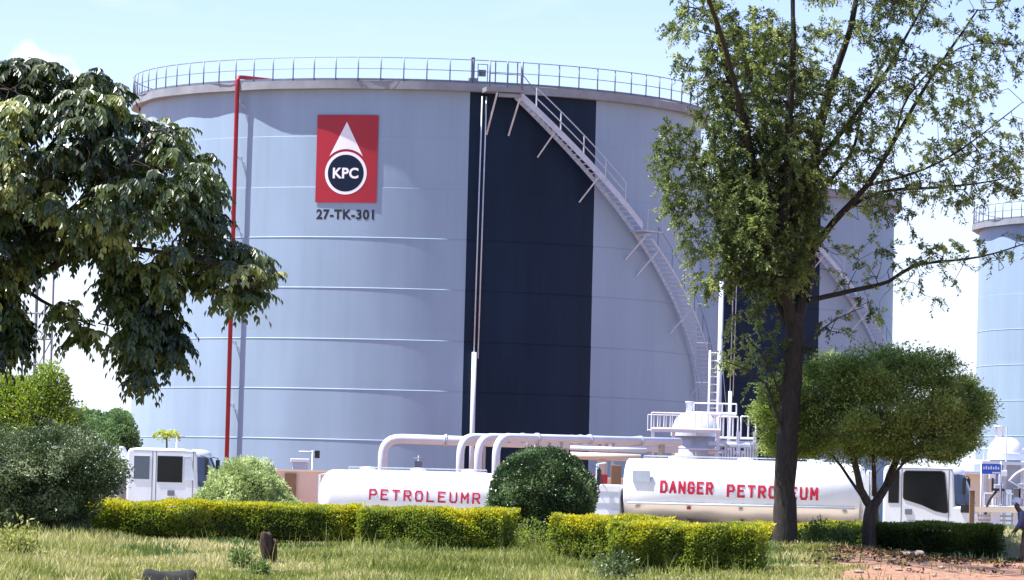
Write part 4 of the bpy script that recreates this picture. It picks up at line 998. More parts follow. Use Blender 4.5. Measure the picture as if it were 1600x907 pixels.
lt = empty('broadleaf_tree', org, 0, 'big broadleaf tree with drooping layered leaves filling the upper left corner', 'tree')
polyA = [(-330, 170), (-200, 100), (0, 98), (60, 92), (140, 108), (188, 140), (200, 180), (232, 182), (275, 200), (322, 228), (332, 270), (338, 340), (352, 376), (300, 448), (255, 448), (200, 405), (150, 405), (100, 385), (60, 395), (20, 450), (0, 520), (-60, 500), (-200, 520), (-330, 420)]
polyB = [(300, 370), (372, 375), (400, 390), (438, 412), (440, 428), (405, 462), (380, 480), (345, 468), (300, 462)]
polyC = [(175, 400), (270, 420), (262, 480), (280, 520), (272, 565), (240, 555), (218, 600), (198, 565), (178, 530), (168, 470)]
polyD = [(85, 460), (135, 480), (150, 520), (128, 540), (95, 520)]
polyE = [(-60, 480), (30, 470), (45, 520), (10, 570), (-60, 570)]
T = [crown_points(polyA, 2300, d, 2.6, .45, 11, .022)[0], crown_points(polyB, 100, d, 1.0)[0], crown_points(polyC, 230, d, 1.1, .45, 12, .03)[0], crown_points(polyD, 9, d, .5)[0], crown_points(polyE, 80, d, .8)[0]]
tips = np.concatenate(T); B, par, r, nl = grow(limbs, tips, .22, .007, .12)
trunk_mesh([limbs[0]], M_bark2, lt, org, 12); trunk_mesh(limbs[1:], M_bark, lt, org, 8, 'limbs'); wood('twigs', B, par, r, range(nl, len(B)), M_bark, lt, org, 4)
kids = np.bincount(par[par >= 0], minlength=len(B)); ends = np.where((kids == 0) & (np.arange(len(B)) >= nl))[0]
# umbrella rosettes: fronds spread out and arch down, paired leaflets hang from them
P, DD, Lq, Tn, U = [], [], [], [], []
nn = len(ends); tb = np.clip(.42+.33*vnoise(B[ends], 1.6, 9)+rng.normal(size=nn)*.1, 0, 1)
for fr in range(8):
    az = rng.random(nn)*.8+fr*2*math.pi/8; reach = rng.uniform(.22, .40, nn); hor = np.c_[np.cos(az), np.sin(az), rng.normal(size=nn)*.35]; perp = np.c_[-np.sin(az), np.cos(az), np.zeros(nn)]
    droop = rng.uniform(.7, 1.5, nn); tf = np.clip(tb+rng.normal(size=nn)*.1, 0, 1)
    for k in range(6):
        u = (k+1)/6; c = B[ends]+hor*(reach*u)[:, None]+np.array([0, 0, 1.])*(reach*(.22*u-droop*.75*u*u))[:, None]
        for s_ in (-1, 1):
            dirn = unit(hor*.4+perp*s_*.6+np.array([0, 0, -1.])*(.35+.95*u*droop)[:, None]+rng.normal(size=(nn, 3))*.12)
            P.append(c); DD.append(dirn); Lq.append(rng.uniform(.12, .21, nn)*(1-.2*u)); Tn.append(np.clip(tf+rng.normal(size=nn)*.06, 0, 1)); U.append(hor*.6+np.array([0, 0, 1.])+rng.normal(size=(nn, 3))*.15)
P, DD, Lq, Tn, U = map(np.concatenate, (P, DD, Lq, Tn, U))
leaves('crown', P, DD, Lq, Lq*.48, L_mango, lt, Tn, U, org)

# ---- blob-shaped crowns and bushes: leaves through the outer volume, dark twig core
def bush_leaves(c, rad, n, L, Wd, seed, lump=.12, ls=2.5, shell=.35, flat=0.0, tshift=.0, topc=.25, fine=.5):
    """leaves in an uneven ellipsoid; rad=(rx,ry,rz_up,rz_down)"""
    D = unit(rng.normal(size=(n, 3))); R3 = np.c_[np.full(n, rad[0]), np.full(n, rad[1]), np.where(D[:, 2] > 0, rad[2], rad[3])]
    k = 1+lump*vnoise(D*ls, 1.6, seed)+lump*.5*vnoise(D*ls*3, 1.5, seed+1); u = 1-shell*rng.random(n)**1.6
    P = D*R3*(k*u)[:, None]; P[:, 2] += flat; t_ = np.clip(.4+fine*.5*vnoise(P, 3.2, seed+2)+rng.normal(size=n)*.17+tshift, 0, 1)
    Dl = unit(D*.8+rng.normal(size=(n, 3))*.7+np.array([0, 0, .25])); Lq = L*rng.uniform(.6, 1.3, n)
    return P+np.array(c), Dl, Lq, Lq*Wd, t_, rng.normal(size=(n, 3))+np.array([0, 0, .6])
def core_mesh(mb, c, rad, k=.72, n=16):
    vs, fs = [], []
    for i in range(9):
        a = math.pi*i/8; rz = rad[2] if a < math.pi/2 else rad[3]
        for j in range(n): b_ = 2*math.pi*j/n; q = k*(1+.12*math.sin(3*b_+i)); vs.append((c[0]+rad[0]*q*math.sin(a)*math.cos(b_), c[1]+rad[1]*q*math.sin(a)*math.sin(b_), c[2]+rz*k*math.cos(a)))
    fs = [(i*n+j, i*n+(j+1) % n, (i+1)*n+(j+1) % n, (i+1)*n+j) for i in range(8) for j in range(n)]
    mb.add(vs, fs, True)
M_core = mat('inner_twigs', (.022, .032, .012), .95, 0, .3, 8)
def bush(name, px, d, gz, blobs, n, L, Wd, m, label, cat='bush', stems=6, seed=1, trunkr=.03, group=None, clumps=40, **kw):
    """blobs: (dx, dy, z, rx, ry, rzu, rzd) about the foot of the bush"""
    x = W(px, 760, d).x; gz = G(x, d) if gz is None else gz; o = empty(name, (x, d, gz), 0, label, cat, group)
    vol = np.array([b_[3]*b_[5] for b_ in blobs]); vol = vol/vol.sum(); out = []; mb = MB(); kk = kw.pop('corek', .78)
    for b_, v in zip(blobs, vol):
        out.append(bush_leaves(b_[:3], b_[3:], int(n*v), L, Wd, seed, **kw)); seed += 7
        for k in range(int(clumps*v)):                     # separate shoots standing off the surface
            w_ = rng.normal(size=3); w_[2] = abs(w_[2])*.8-.15; w_ /= np.linalg.norm(w_); q = rng.uniform(.10, .22)*min(b_[3], b_[5]); cc = np.array(b_[:3])+w_*np.array([b_[3], b_[4], b_[5]])*rng.uniform(.86, 1.0)
            out.append(bush_leaves(tuple(cc), (q, q, q*.9, q*.7), int(n*v*.006), L, Wd, seed*50+k, lump=.3, shell=.8, tshift=rng.normal()*.15))
        if kk: core_mesh(mb, b_[:3], b_[3:], kk)
    A = [np.concatenate(q) for q in zip(*out)]; leaves('foliage', A[0], A[1], A[2], A[3], m, o, A[4], A[5])
    if kk: mb.build('inner_branches', M_core, o)
    st_ = MB()
    for k in range(stems):
        b_ = blobs[k % len(blobs)]; a = rng.random()*6.28; tgt = Vector((b_[0]+b_[3]*.4*math.cos(a), b_[1]+b_[4]*.4*math.sin(a), b_[2])); s0 = Vector((rng.normal()*.08, rng.normal()*.08, -.08))
        st_.tube([s0, s0.lerp(tgt, .4)+Vector((0, 0, .08)), tgt], [trunkr, trunkr*.8, trunkr*.4], 6, False)
    st_.build('stems', M_bark2, o); return o
M2 = lambda px: px
def s_at(d): return F_PX/d
# round dark dome with pale flecks
bush('dome_bush', 848, 116.5, None, [(0, 0, 1.45, 1.5, 1.45, 1.42, 1.15)], 52000, .07, .55, L_dome, 'round dark green clipped bush flecked with pale leaves, between the two tankers', 'bush', seed=3, clumps=14, lump=.06, shell=.16, ls=4, fine=.9, tshift=-.05)
# pale low dome
bush('pale_bush', 378, 118.5, None, [(.05, 0, .75, 1.35, 1.3, 1.55, .9), (-.8, -.1, .6, .85, 1.0, .72, .8), (.95, -.1, .6, .9, 1.1, .78, .8)], 70000, .08, .6, L_pale, 'pale yellow-green mounded bush in front of the left lorry cab', 'bush', seed=13, lump=.10, shell=.2, ls=4, fine=.9)
# dark loose shrub on the left
bush('grey_shrub', 72, 106, None, [(0, 0, 1.9, 1.75, 1.5, 1.05, 1.0), (-.9, .2, 1.6, 1.3, 1.3, .95, 1.1), (1.05, 0, 1.85, 1.0, 1.1, .72, .8), (0, 0, .9, 1.25, 1.2, .8, .8)], 80000, .075, .5, L_grey, 'large grey-green shrub with dark stems at the left edge, before the hedge', 'shrub', 26, 23, .022, lump=.2, shell=.4, corek=.55, ls=3.5, fine=.9)
# trees far left
bush('yellow_green_tree', 48, 150, 0, [(0, 0, 4.1, 1.7, 1.6, 1.7, 1.3), (-1.2, .5, 4.6, 1.3, 1.3, 1.6, 1.5), (1.0, .2, 3.2, 1.1, 1.2, 1.3, 1.2), (.55, 0, 5.3, .75, .8, 1.0, .8), (-1.5, 0, 2.9, 1.6, 1.5, 1.4, 1.4)], 40000, .12, .55, L_yel, 'bright yellow-green tree behind the grey shrub at the left edge', 'tree', 10, 33, .07, lump=.16, shell=.4, corek=.55)
bush('round_far_tree', 160, 185, 0, [(-.3, 0, 3.4, 1.8, 1.7, 1.5, 1.1), (-1.9, 1, 3.4, 1.5, 1.5, 1.7, 1.1), (.8, 0, 3.9, .75, .8, 1.3, 1.4)], 40000, .11, .6, L_far, 'round green tree at the left edge of the big tank', 'tree', 6, 43, .1, lump=.2, shell=.35, ls=3.5)
bush('round_far_tree', 128, 240, 0, [(0, 0, 5.0, 1.9, 1.8, 1.3, 1.5), (2.0, 0, 5.3, 1.3, 1.3, 1.0, 1.5)], 16000, .15, .6, L_far, 'far small bluish-green treetop under the open sky, left of the tank', 'tree', 5, 53, .1, lump=.1, shell=.25)
# spreading round tree on the right
d = 113.5; base = onground(1358, d, 860); org = tuple(base)
limbs = [([base+Vector((0, 0, -.2))]+L3([(1358, 830), (1362, 790)], d), .21, .17),
 (L3([(1362, 795), (1345, 765, -.2), (1335, 720, -.4), (1310, 660, -.8), (1270, 610, -1)], d), .12, .03),
 (L3([(1362, 795), (1385, 760, .2), (1398, 725, .4), (1430, 660, .6), (1470, 610, .8)], d), .14, .03),
 (L3([(1352, 785), (1325, 745, .4), (1300, 712, .8), (1250, 670, 1.2), (1210, 645, 1.3)], d), .05, .02),
 (L3([(1388, 760, .1), (1415, 720, -.5), (1460, 690, -.9), (1510, 660, -1.1)], d), .05, .02),
 (L3([(1366, 775), (1365, 720, -.3), (1360, 640, -.3), (1380, 570, -.2)], d), .07, .02)]
rt = empty('umbrella_tree', org, 0, 'spreading round-crowned tree standing in front of the right lorry cab', 'tree')
trunk_mesh([limbs[0]], M_bark2, rt, org, 12); trunk_mesh(limbs[1:], M_bark2, rt, org, 8, 'limbs')
poly = [(1178, 690), (1178, 645), (1200, 605), (1250, 585), (1300, 550), (1350, 538), (1420, 535), (1480, 552), (1525, 585), (1545, 625), (1538, 680), (1500, 715), (1440, 722), (1390, 730), (1320, 722), (1250, 712)]
tips, _ = crown_points(poly, 500, d, 2.7); B, par, r, nl = grow(limbs, tips, .3, .006, .1); wood('twigs', B, par, r, range(nl, len(B)), M_bark2, rt, org, 4)
cpx = [(1362, 638, 150, 96), (1240, 665, 66, 50), (1290, 615, 80, 62), (1430, 610, 90, 68), (1490, 650, 56, 66), (1330, 680, 120, 48), (1440, 688, 84, 38), (1365, 590, 90, 52), (1205, 640, 26, 34), (1510, 625, 20, 34), (1250, 694, 62, 26), (1478, 694, 42, 28)]
out = []; mb = MB()
for i, (px, py, rx, ry) in enumerate(cpx):
    s_ = s_at(d); c = W(px, py, d+rng.uniform(-.7, .7)); rad = (rx/s_, min(2.7, rx/s_), ry/s_, ry/s_)
    out.append(bush_leaves(tuple(c-base), (rad[0]*.9, rad[1]*.9, rad[2]*.9, rad[3]*.9), int(6500*(rx*ry/8000)+1500), .088, .44, 60+i*5, lump=.22, shell=.55, ls=3.5, tshift=.0))
    for k in range(int(4+rx*ry/500)):
        v = rng.normal(size=3); v[1] = -abs(v[1]) if rng.random() < .65 else v[1]; v /= np.linalg.norm(v); q = rng.uniform(.28, .52); cc = np.array(c-base)+v*np.array([rad[0], rad[1], rad[2] if v[2] > 0 else rad[3]*.75])*rng.uniform(.72, .92)
        out.append(bush_leaves(tuple(cc), (q, q, q*.75, q*.6), int(2100*q), .085, .44, 900+i*40+k, lump=.3, shell=.75, ls=3, tshift=rng.normal()*.12+.1))
A = [np.concatenate(q) for q in zip(*out)]; leaves('crown', A[0], A[1], A[2], A[3], L_round, rt, A[4], A[5])
# sapling above the left cab
o = empty('young_palm', (W(254, 760, 146).x, 147.2, 0), 0, 'thin yellow-tufted young palm showing above the left lorry cab', 'palm'); zt_ = zat(254, 684, 147.2)
MB().tube([(0, 0, 0), (.05, 0, zt_*.5), (0, 0, zt_)], [.05, .04, .03], 6).build('trunk', M_bark2, o)
n = 420; a = rng.random(n)*6.28; u = rng.random(n); rr_ = .42*u
P = np.c_[np.cos(a)*rr_, np.sin(a)*rr_, zt_+.22*np.sin(u*3)+rng.normal(size=n)*.05]; leaves('crown', P, np.c_[np.cos(a), np.sin(a), -.8*u]+rng.normal(size=(n, 3))*.3, .16, .05, L_yel, o, np.clip(.8+rng.normal(size=n)*.2, 0, 1))

# ---------------------------------------------------------------- hedges
def hedge(name, pxa, pxb, da, db, top_a, top_b, depth, label, m, n, seed, tbase=.3, ragged=.05, cut=0):
    """a clipped run from photo column pxa to pxb; tops surveyed as rows"""
    A_, B_ = W(pxa, 800, da), W(pxb, 800, db); za, zb_ = zat(pxa, top_a, da), zat(pxb, top_b, db)
    o = empty(name, (A_.x, da, G(A_.x, da)), 0, label, 'hedge'); L_ = math.hypot(B_.x-A_.x, db-da); ang = math.atan2(db-da, B_.x-A_.x)
    u = rng.random(n); v = rng.random(n); w_ = rng.random(n); face = rng.random(n)
    H = lambda u: za+(zb_-za)*u
    X_ = u*L_; gz = ground(A_.x+X_*math.cos(ang), da+X_*math.sin(ang)); top = H(u)+.05*vnoise(np.c_[X_*1.5, X_*0, X_*0], 1.2, seed)
    hgt = top-gz
    Yl = np.empty(n); Zl = np.empty(n); lay = .16
    f = face < .5; Yl[f] = rng.random(f.sum())**1.5*lay*1.6; Zl[f] = v[f]*hgt[f]
    t_ = (face >= .5) & (face < .82); Yl[t_] = v[t_]*depth; Zl[t_] = hgt[t_]-rng.random(t_.sum())**1.5*lay
    b_ = face >= .82; Yl[b_] = depth-rng.random(b_.sum())*lay; Zl[b_] = v[b_]*hgt[b_]
    Q = np.c_[X_, Yl, Zl]; bulge = .13*vnoise(Q*np.array([1, 1, 1.2]), 1.7, seed+1)+.09*vnoise(Q, 5, seed+2)
    rnd = .16*np.clip((Zl/hgt-.72)/.28, 0, 1)**2; Yl = Yl+np.where(f, -bulge+rnd, 0)+np.where(t_, 0, 0); Zl = Zl+np.where(t_, bulge*.35, 0)
    e_ = (face > .90); nE = e_.sum(); X_[e_] = np.where(rng.random(nE) < .5, rng.random(nE)*.2, L_-rng.random(nE)*.2); Yl[e_] = rng.random(nE)*depth; Zl[e_] = rng.random(nE)*hgt[e_]
    k = np.minimum(u, 1-u)*L_; X_ = X_+np.where(k < .15, bulge, 0)
    lo_gap = (Zl < .22*hgt) & (rng.random(n) < .55) & f
    P = np.c_[X_*math.cos(ang)-Yl*math.sin(ang), X_*math.sin(ang)+Yl*math.cos(ang), Zl+(gz-o.location.z)]
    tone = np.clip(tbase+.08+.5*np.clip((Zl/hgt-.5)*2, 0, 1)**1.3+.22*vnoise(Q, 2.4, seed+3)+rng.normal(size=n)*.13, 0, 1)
    Dl = np.where(t_[:, None], [0, -.1, 1.], [0, -1., .45])+rng.normal(size=(n, 3))*.6
    keep = ~lo_gap; Lq = rng.uniform(.045, .10, n)
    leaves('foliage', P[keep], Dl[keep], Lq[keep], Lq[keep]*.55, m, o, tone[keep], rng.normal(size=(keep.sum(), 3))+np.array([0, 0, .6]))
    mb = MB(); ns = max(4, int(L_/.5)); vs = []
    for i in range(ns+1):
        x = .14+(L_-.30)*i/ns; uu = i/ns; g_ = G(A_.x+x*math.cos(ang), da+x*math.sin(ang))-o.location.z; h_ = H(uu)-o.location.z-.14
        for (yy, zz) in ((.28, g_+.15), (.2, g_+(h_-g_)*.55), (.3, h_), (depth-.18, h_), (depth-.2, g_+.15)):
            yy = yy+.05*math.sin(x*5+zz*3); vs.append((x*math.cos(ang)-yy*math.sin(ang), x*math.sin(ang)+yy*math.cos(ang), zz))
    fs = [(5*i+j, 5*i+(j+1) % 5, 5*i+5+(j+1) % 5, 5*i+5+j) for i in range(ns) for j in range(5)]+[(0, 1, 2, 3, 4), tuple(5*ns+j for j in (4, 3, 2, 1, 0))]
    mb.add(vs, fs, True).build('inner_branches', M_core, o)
    st_ = MB()
    for i in range(int(L_/.28)):
        x = rng.random()*L_; yy = rng.uniform(.05, .35); p0 = Vector((x*math.cos(ang)-yy*math.sin(ang), x*math.sin(ang)+yy*math.cos(ang), G(A_.x+x, da)-o.location.z-.05)); st_.tube([p0, p0+Vector((rng.normal()*.08, -.02, .3)), p0+Vector((rng.normal()*.12, .02, .6))], [.014, .011, .008], 5, False)
    st_.build('stems', M_bark2, o)
    return o
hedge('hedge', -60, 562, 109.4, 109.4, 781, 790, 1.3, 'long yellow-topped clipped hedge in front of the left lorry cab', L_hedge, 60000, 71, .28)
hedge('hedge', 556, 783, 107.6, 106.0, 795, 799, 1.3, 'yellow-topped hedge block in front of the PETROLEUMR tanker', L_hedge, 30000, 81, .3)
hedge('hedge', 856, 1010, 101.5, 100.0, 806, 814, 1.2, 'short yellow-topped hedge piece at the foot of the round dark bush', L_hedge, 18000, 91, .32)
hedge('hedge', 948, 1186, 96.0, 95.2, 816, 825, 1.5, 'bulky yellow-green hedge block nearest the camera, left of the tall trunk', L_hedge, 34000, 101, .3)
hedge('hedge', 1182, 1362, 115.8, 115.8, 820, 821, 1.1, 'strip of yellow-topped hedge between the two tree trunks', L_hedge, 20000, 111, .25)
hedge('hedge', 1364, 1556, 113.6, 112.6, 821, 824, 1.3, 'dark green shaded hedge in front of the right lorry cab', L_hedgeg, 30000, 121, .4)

# ---------------------------------------------------------------- lawn and small growth
bx0 = W(265, 905, 86).x
def grass(n, Yr, label, hfun, seed, name='grass', m=L_grass, dens=None, width=.02):
    Y = Yr[0]+(Yr[1]-Yr[0])*rng.random(n)**.9; half = Y*.124+1.5; X_ = rng.uniform(-1, 1, n)*half
    so = soilness(X_, Y); keep = (rng.random(n) > so*(.993-.04*(vnoise(np.c_[X_, Y, Y*0], 2.2, 77) > .45)))
    if dens is not None: keep &= dens(X_, Y)
    keep &= ~((np.abs(X_-bx0) < .85) & (Y > 76) & (Y < 86.8) & (rng.random(n) < .97))
    X_, Y = X_[keep], Y[keep]; n = len(X_); Q = np.c_[X_, Y, Y*0]
    h = hfun(X_, Y)*rng.uniform(.45, 1.25, n); lean = rng.normal(size=(n, 2))*.22; a = rng.random(n)*math.pi; w_ = width*rng.uniform(.6, 1.3, n)
    sx, sy = np.cos(a)*w_, np.sin(a)*w_*.4; z = ground(X_, Y)-.02
    b0 = np.c_[X_-sx, Y-sy, z]; b1 = np.c_[X_+sx, Y+sy, z]; mxy = np.c_[X_+lean[:, 0]*h*.4, Y+lean[:, 1]*h*.4, z+h*.6]
    m0 = mxy-np.c_[sx, sy, sx*0]*.7; m1 = mxy+np.c_[sx, sy, sx*0]*.7; tp = np.c_[X_+lean[:, 0]*h*1.2, Y+lean[:, 1]*h*1.2, z+h]; t2_ = tp+np.c_[sx, sy, sx*0]*.2
    V = np.stack([b0, b1, m1, m0, t2_, tp], 1).reshape(-1, 3); base = np.arange(n)[:, None]*6
    Fq = np.concatenate([base+np.array([[0, 1, 2, 3]]), base+np.array([[3, 2, 4, 5]])])
    tone = np.clip(.42+.3*vnoise(Q, .55, seed)+.18*vnoise(Q, 2.2, seed+1)+rng.normal(size=n)*.16+.12*(X_ < -6)-.10*((X_ > -3) & (X_ < 5)), 0, 1)
    return tag(npmesh(name, V, Fq, m, None, np.repeat(tone, 6)), label, None, None, 'stuff')
hf_ = lambda X_, Y: .15+.12*np.clip(vnoise(np.c_[X_, Y, Y*0], .9, 5), -1, 1)+.22*sstep((-X_-8.5)/2.)+.08*((X_ > -4) & (X_ < 1.5))
grass(150000, (76, 112), 'uneven lawn of green and straw-coloured long grass', hf_, 201)
grass(22000, (98, 109), 'longer grass along the foot of the hedges', lambda X_, Y: .22+0*X_, 211, 'tall_grass', L_weed, lambda X_, Y: (vnoise(np.c_[X_, Y, Y*0], 1.3, 7) > .05) & (X_ < 7.0), .022)
grass(16000, (110, 123), 'short dry turf behind the hedge ends', lambda X_, Y: .13+0*X_, 215, 'turf', L_grass, lambda X_, Y: X_ > 2, .03)
grass(2600, (78, 104), 'thin seed stalks standing above the lawn', lambda X_, Y: .62+.1*np.sin(X_), 221, 'grass_stalks', L_grass, lambda X_, Y: vnoise(np.c_[X_, Y, Y*0], .7, 9) > 0, .007)
def weed(px, py, d, r_, label, n=500, m=L_weed, L=.09, name='weed'):
    x = W(px, py, d).x; g_ = G(x, d); o = empty(name, (x, d, g_), 0, label, 'plant')
    A_ = bush_leaves((0, 0, r_*.7), (r_, r_, r_*.9, r_*.7), n, L, .5, int(px), lump=.3, shell=.9); leaves('foliage', A_[0], A_[1], A_[2], A_[3], m, o, A_[4], A_[5])
    mb = MB()
    for k in range(5): mb.tube([(0, 0, -.03), (rng.normal()*r_*.4, rng.normal()*r_*.4, r_)], .008, 4)
    mb.build('stems', M_bark2, o)
weed(376, 885, 94, .30, 'small leafy green weed on the lawn just left of the split stump')
weed(405, 905, 89.5, .22, 'dark little weed at the bottom edge below the split stump')
weed(830, 850, 108, .55, 'loose dry shrub in the gap between the hedges, under the dome bush', 1300, L_hedge, .07, 'low_shrub')
weed(812, 838, 109.5, .45, 'upright olive weed at the right end of the left hedge row', 900, L_weed, .07, 'low_shrub')
weed(1152, 884, 97.6, .35, 'low leafy sprout at the right foot of the nearest hedge', 500, L_hedgeg, .07)
weed(1275, 838, 113.5, .5, 'pale leafy weed clump between the two trunks', 1200, L_weed, .08)
weed(1320, 842, 113.2, .42, 'straggly weed clump left of the round-crowned tree trunk', 900, L_weed, .08)
weed(960, 905, 90, .5, 'grassy weed tuft at the bottom centre-right', 900, L_grey, .09)
weed(22, 880, 92, .6, 'tall pale weed tuft at the bottom left corner', 1000, L_grass, .12)

n = 9000; X_ = rng.uniform(6.6, 14.5, n); Y_ = rng.uniform(97, 112, n); kp = (vnoise(np.c_[X_, Y_, Y_*0], 1.4, 31)+.9*sstep((Y_-100)/9)-.5*sstep((X_-9)/3) > .35) & (rng.random(n) < .8); X_, Y_ = X_[kp], Y_[kp]
tag(leaves('leaf_litter', np.c_[X_, Y_, ground(X_, Y_)+.012+rng.random(len(X_))*.05], rng.normal(size=(len(X_), 3))*np.array([1, 1, .35]), .12, .07, leafmat('dead_leaf', (.02, .012, .008), (.06, .035, .02), (.16, .10, .05), .1, .8, .2), None, None, np.tile([0, 0, 1.], (len(X_), 1))+rng.normal(size=(len(X_), 3))*.4), 'dark fallen leaves strewn on the red soil under the trees', None, None, 'stuff')
# ---------------------------------------------------------------- stump, boulder, stones
p = onground(418, 96.0, 884); o = empty('tree_stump', p, 0, 'upright dark brown split stump standing in the grass', 'stump')
sm = MB(); s_ = s_at(96)
def chunk(mb, cx, w0, w1, w2, h, dep, y=0.):
    n = 14; vs = []; lv = [(-.1, w0), (h*.25, w0*1.15), (h*.55, w1), (h*.85, w2), (h*.97, w2*.85), (h, w2*.45)]
    for z, w_ in lv:
        for k in range(n):
            a = 2*math.pi*k/n; q = 1+.10*math.sin(3*a+z*4)+.06*math.sin(7*a+z*9); vs.append((cx+w_*q*math.cos(a), y+dep*q*math.sin(a), z+.03*math.sin(2*a)))
    fs = [(i*n+k, i*n+(k+1) % n, (i+1)*n+(k+1) % n, (i+1)*n+k) for i in range(len(lv)-1) for k in range(n)]+[tuple((len(lv)-1)*n+k for k in range(n))]
    mb.add(vs, fs, True)
chunk(sm, -.05, .07, .155, .135, .76, .12); sm.build('main_trunk', M_stump, o)
sm = MB(); chunk(sm, .125, .06, .09, .07, .60, .09, .05); sm.build('split_piece', M_stump, o)
p = onground(265, 86.0, 905); o = MB(); n = 26; vs = []
wd = 43/s_at(86); zt_ = zat(265, 884, 86)-p.z
for i in range(13):
    v = -1+2*i/12
    for k in range(n+1):
        u = -1+2*k/n; hh_ = zt_*(.94+.34*(abs(u)**2)-.05+(.06 if u > 0 else 0)*u)*(1-abs(u)**9)**.5*(1-abs(v)**4)**.5; vs.append((u*wd*1.02, v*.38, hh_+.015*math.sin(5*u+4*v)-.1))
fs = [(i*(n+1)+k, i*(n+1)+k+1, (i+1)*(n+1)+k+1, (i+1)*(n+1)+k) for i in range(12) for k in range(n)]
o = MB().add(vs, fs, True).build('boulder', M_rock); o.location = p
tag(o, 'dark saddle-topped rock cut off by the bottom edge of the picture', 'rock')
def stone(px, py, d, r_, label, flat=.6, m=M_stone, name='stone', group=None):
    p_ = onground(px, d, py); bm = bmesh.new(); bmesh.ops.create_icosphere(bm, subdivisions=3, radius=r_)
    for v in bm.verts:
        k = 1+.16*math.sin(v.co.x/r_*3+px)+.14*math.sin(v.co.y/r_*4+py)+.1*math.sin(v.co.z/r_*5); v.co *= k; v.co.z *= flat
    me = bpy.data.meshes.new(name); bm.to_mesh(me); bm.free(); me.materials.append(m); me.polygons.foreach_set('use_smooth', [True]*len(me.polygons)); o = link(name, me); o.location = p_+Vector((0, 0, r_*flat*.3)); tag(o, label, 'stone', group)
stone(1413, 862, 110.5, .24, 'grey half-buried stone at the foot of the dark hedge', .5)
stone(1437, 866, 109.5, .12, 'small upright stone block beside the half-buried stone', 1.5)
sg_ = 'small stones scattered over the red soil'
spots = [(1250, 884), (1262, 889), (1275, 893), (1290, 882), (1305, 888), (1330, 880), (1352, 886), (1370, 891), (1395, 876), (1420, 884), (1448, 879), (1470, 888), (1490, 873), (1512, 880), (1535, 875), (1240, 892), (1298, 898), (1342, 899), (1405, 898), (1460, 899), (1525, 893), (1575, 884), (1320, 871), (1380, 868)]
for i, (px, py) in enumerate(spots):
    hz = 773+(px-800)*math.tan(ROLL); dd = 110
    for _ in range(12):
        g_ = G((px-800)/F_PX*dd, dd); dd = min(112, max(84, (2-g_)*F_PX/(py-hz)*.5+dd*.5))
    stone(px, py, dd, .04+.07*((i*37) % 10)/10, 'small reddish stone lying loose on the bare red soil', .6, M_stone, 'stone', sg_)

# ---------------------------------------------------------------- person at the right edge
def skinned(name, joints, edges, m, parent, sub=2, root=0):
    me = bpy.data.meshes.new(name); me.from_pydata([j[:3] for j in joints], edges, []); me.materials.append(m); o = link(name, me, parent)
    o.modifiers.new('skin', 'SKIN'); o.modifiers.new('sub', 'SUBSURF').levels = sub; o.modifiers['sub'].render_levels = sub
    if not me.skin_vertices: me.attributes  # layer is made by the modifier below
    bm = bmesh.new(); bm.from_mesh(me); lay = bm.verts.layers.skin.verify()
    for v, j in zip(bm.verts, joints):
        rx = j[3]; ry = j[4] if len(j) > 4 else rx; v[lay].radius = (rx, ry)
    bm.verts.ensure_lookup_table(); bm.verts[root][lay].use_root = True; bm.to_mesh(me); bm.free(); o.modifiers['skin'].use_smooth_shade = True
    return o
p = onground(1598, 112.0, 877)
man = empty('person', p, 0, 'person in a white hard hat and dark clothes leaning forward at the right edge', 'person')
# faces -x, leaning forward; feet under the hips
J = [(.10, 0, .86, .13, .15), (.04, 0, 1.05, .12, .15), (-.05, 0, 1.27, .13, .18), (-.10, 0, 1.37, .07, .09), (-.15, 0, 1.43, .065), (-.185, 0, 1.49, .09, .08), (-.195, 0, 1.58, .108, .095),
     (.10, -.10, .80, .10), (.00, -.11, .46, .062), (-.02, -.11, .08, .042), (-.14, -.12, .04, .035), (-.20, -.12, .03, .025),
     (.12, .10, .80, .10), (.16, .11, .46, .062), (.26, .11, .09, .042), (.14, .12, .04, .035), (.08, .12, .03, .025),
     (-.06, -.21, 1.30, .062), (-.12, -.25, 1.05, .046), (-.26, -.23, .86, .03), (-.30, -.22, .80, .03, .02),
     (-.06, .21, 1.30, .062), (-.02, .25, 1.05, .046), (-.14, .23, .86, .03), (-.18, .22, .80, .03, .02)]
E = [(0, 1), (1, 2), (2, 3), (3, 4), (4, 5), (5, 6), (0, 7), (7, 8), (8, 9), (9, 10), (10, 11), (0, 12), (12, 13), (13, 14), (14, 15), (15, 16), (2, 17), (17, 18), (18, 19), (19, 20), (2, 21), (21, 22), (22, 23), (23, 24)]
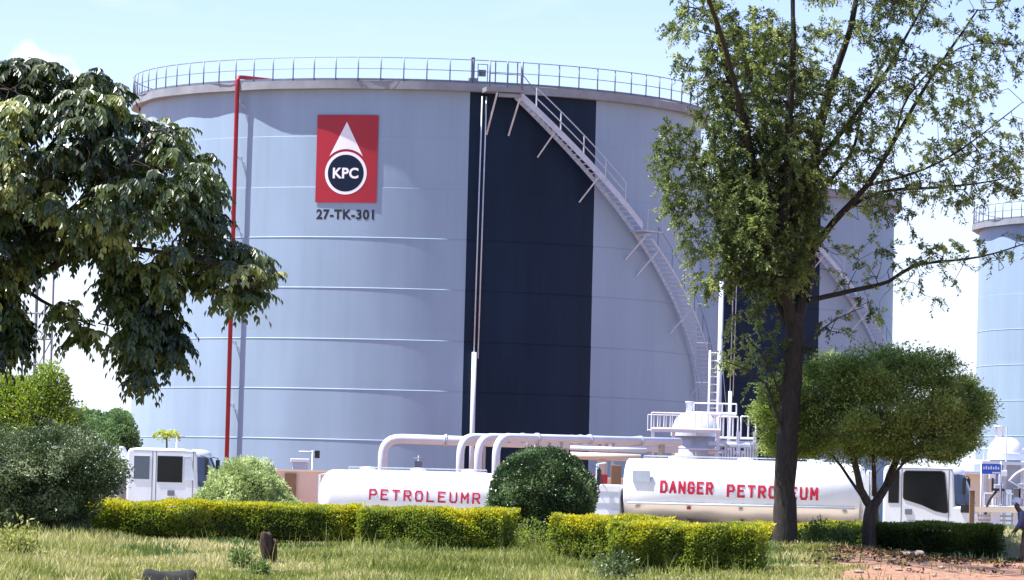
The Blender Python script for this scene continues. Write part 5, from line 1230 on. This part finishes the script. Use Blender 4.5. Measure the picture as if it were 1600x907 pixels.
for wr, sd in ((20, -1), (24, 1)):
    x, y, z = J[wr][:3]
    for k in range(4):
        b_ = len(J); oy = (k-1.5)*.018; L_ = (.07, .08, .075, .06)[k]
        J += [(x-.02, y+oy, z-.03, .009), (x-.045, y+oy, z-.03-L_*.5, .008), (x-.04, y+oy, z-.03-L_, .007)]; E += [(wr, b_), (b_, b_+1), (b_+1, b_+2)]
    b_ = len(J); J += [(x-.05, y-.02*sd, z+.0, .010), (x-.08, y-.02*sd, z-.03, .008)]; E += [(wr, b_), (b_, b_+1)]
body = skinned('body', J, E, M_skin, man)
fc = MB().lathe([(.001, -.02), (.014, -.01), (.016, .01), (.001, .03)], 8, (-.285, 0, 1.555)).build('nose', M_skin, man)
for s_ in (-1, 1): MB().lathe([(.001, -.012), (.012, 0), (.001, .012)], 8, (-.268, s_*.032, 1.585)).build('eye', M_black, man)
MB().box((-.277, -.028, 1.502), (-.262, .028, 1.512)).build('mouth', M_coat, man)
for s_ in (-1, 1): MB().lathe([(.001, -.03), (.022, -.01), (.02, .02), (.001, .035)], 8, (-.19, s_*.083, 1.565)).build('ear', M_skin, man)
hm = MB().lathe([(.118, 0), (.116, .04), (.104, .085), (.075, .12), (.035, .137), (.001, .14)], 24, (-.195, 0, 1.615)).lathe([(.112, .0), (.148, -.005), (.15, .004), (.112, .014)], 24, (-.21, 0, 1.615))
hm.build('hard_hat', M_white, man)
Sj = [(.10, 0, .84, .16, .17), (.04, 0, 1.05, .145, .175), (-.05, 0, 1.28, .15, .2), (-.09, 0, 1.38, .08, .1), (-.06, -.21, 1.31, .08), (-.12, -.25, 1.05, .062), (-.24, -.23, .88, .045), (-.06, .21, 1.31, .08), (-.02, .25, 1.05, .062), (-.12, .23, .88, .045)]
skinned('shirt', Sj, [(0, 1), (1, 2), (2, 3), (2, 4), (4, 5), (5, 6), (2, 7), (7, 8), (8, 9)], M_shirt, man)
Cj = [(.11, 0, .90, .16, .19), (.11, 0, .70, .17, .21), (.12, 0, .45, .19, .22), (.13, 0, .26, .26, .26)]
skinned('long_coat', Cj, [(0, 1), (1, 2), (2, 3)], M_coat, man)
Tj = [(.10, 0, .84, .13), (.10, -.10, .78, .11), (.00, -.11, .46, .08), (-.02, -.11, .10, .065), (.12, .10, .78, .11), (.16, .11, .46, .08), (.25, .11, .11, .065)]
skinned('trousers', Tj, [(0, 1), (1, 2), (2, 3), (0, 4), (4, 5), (5, 6)], M_khaki, man)
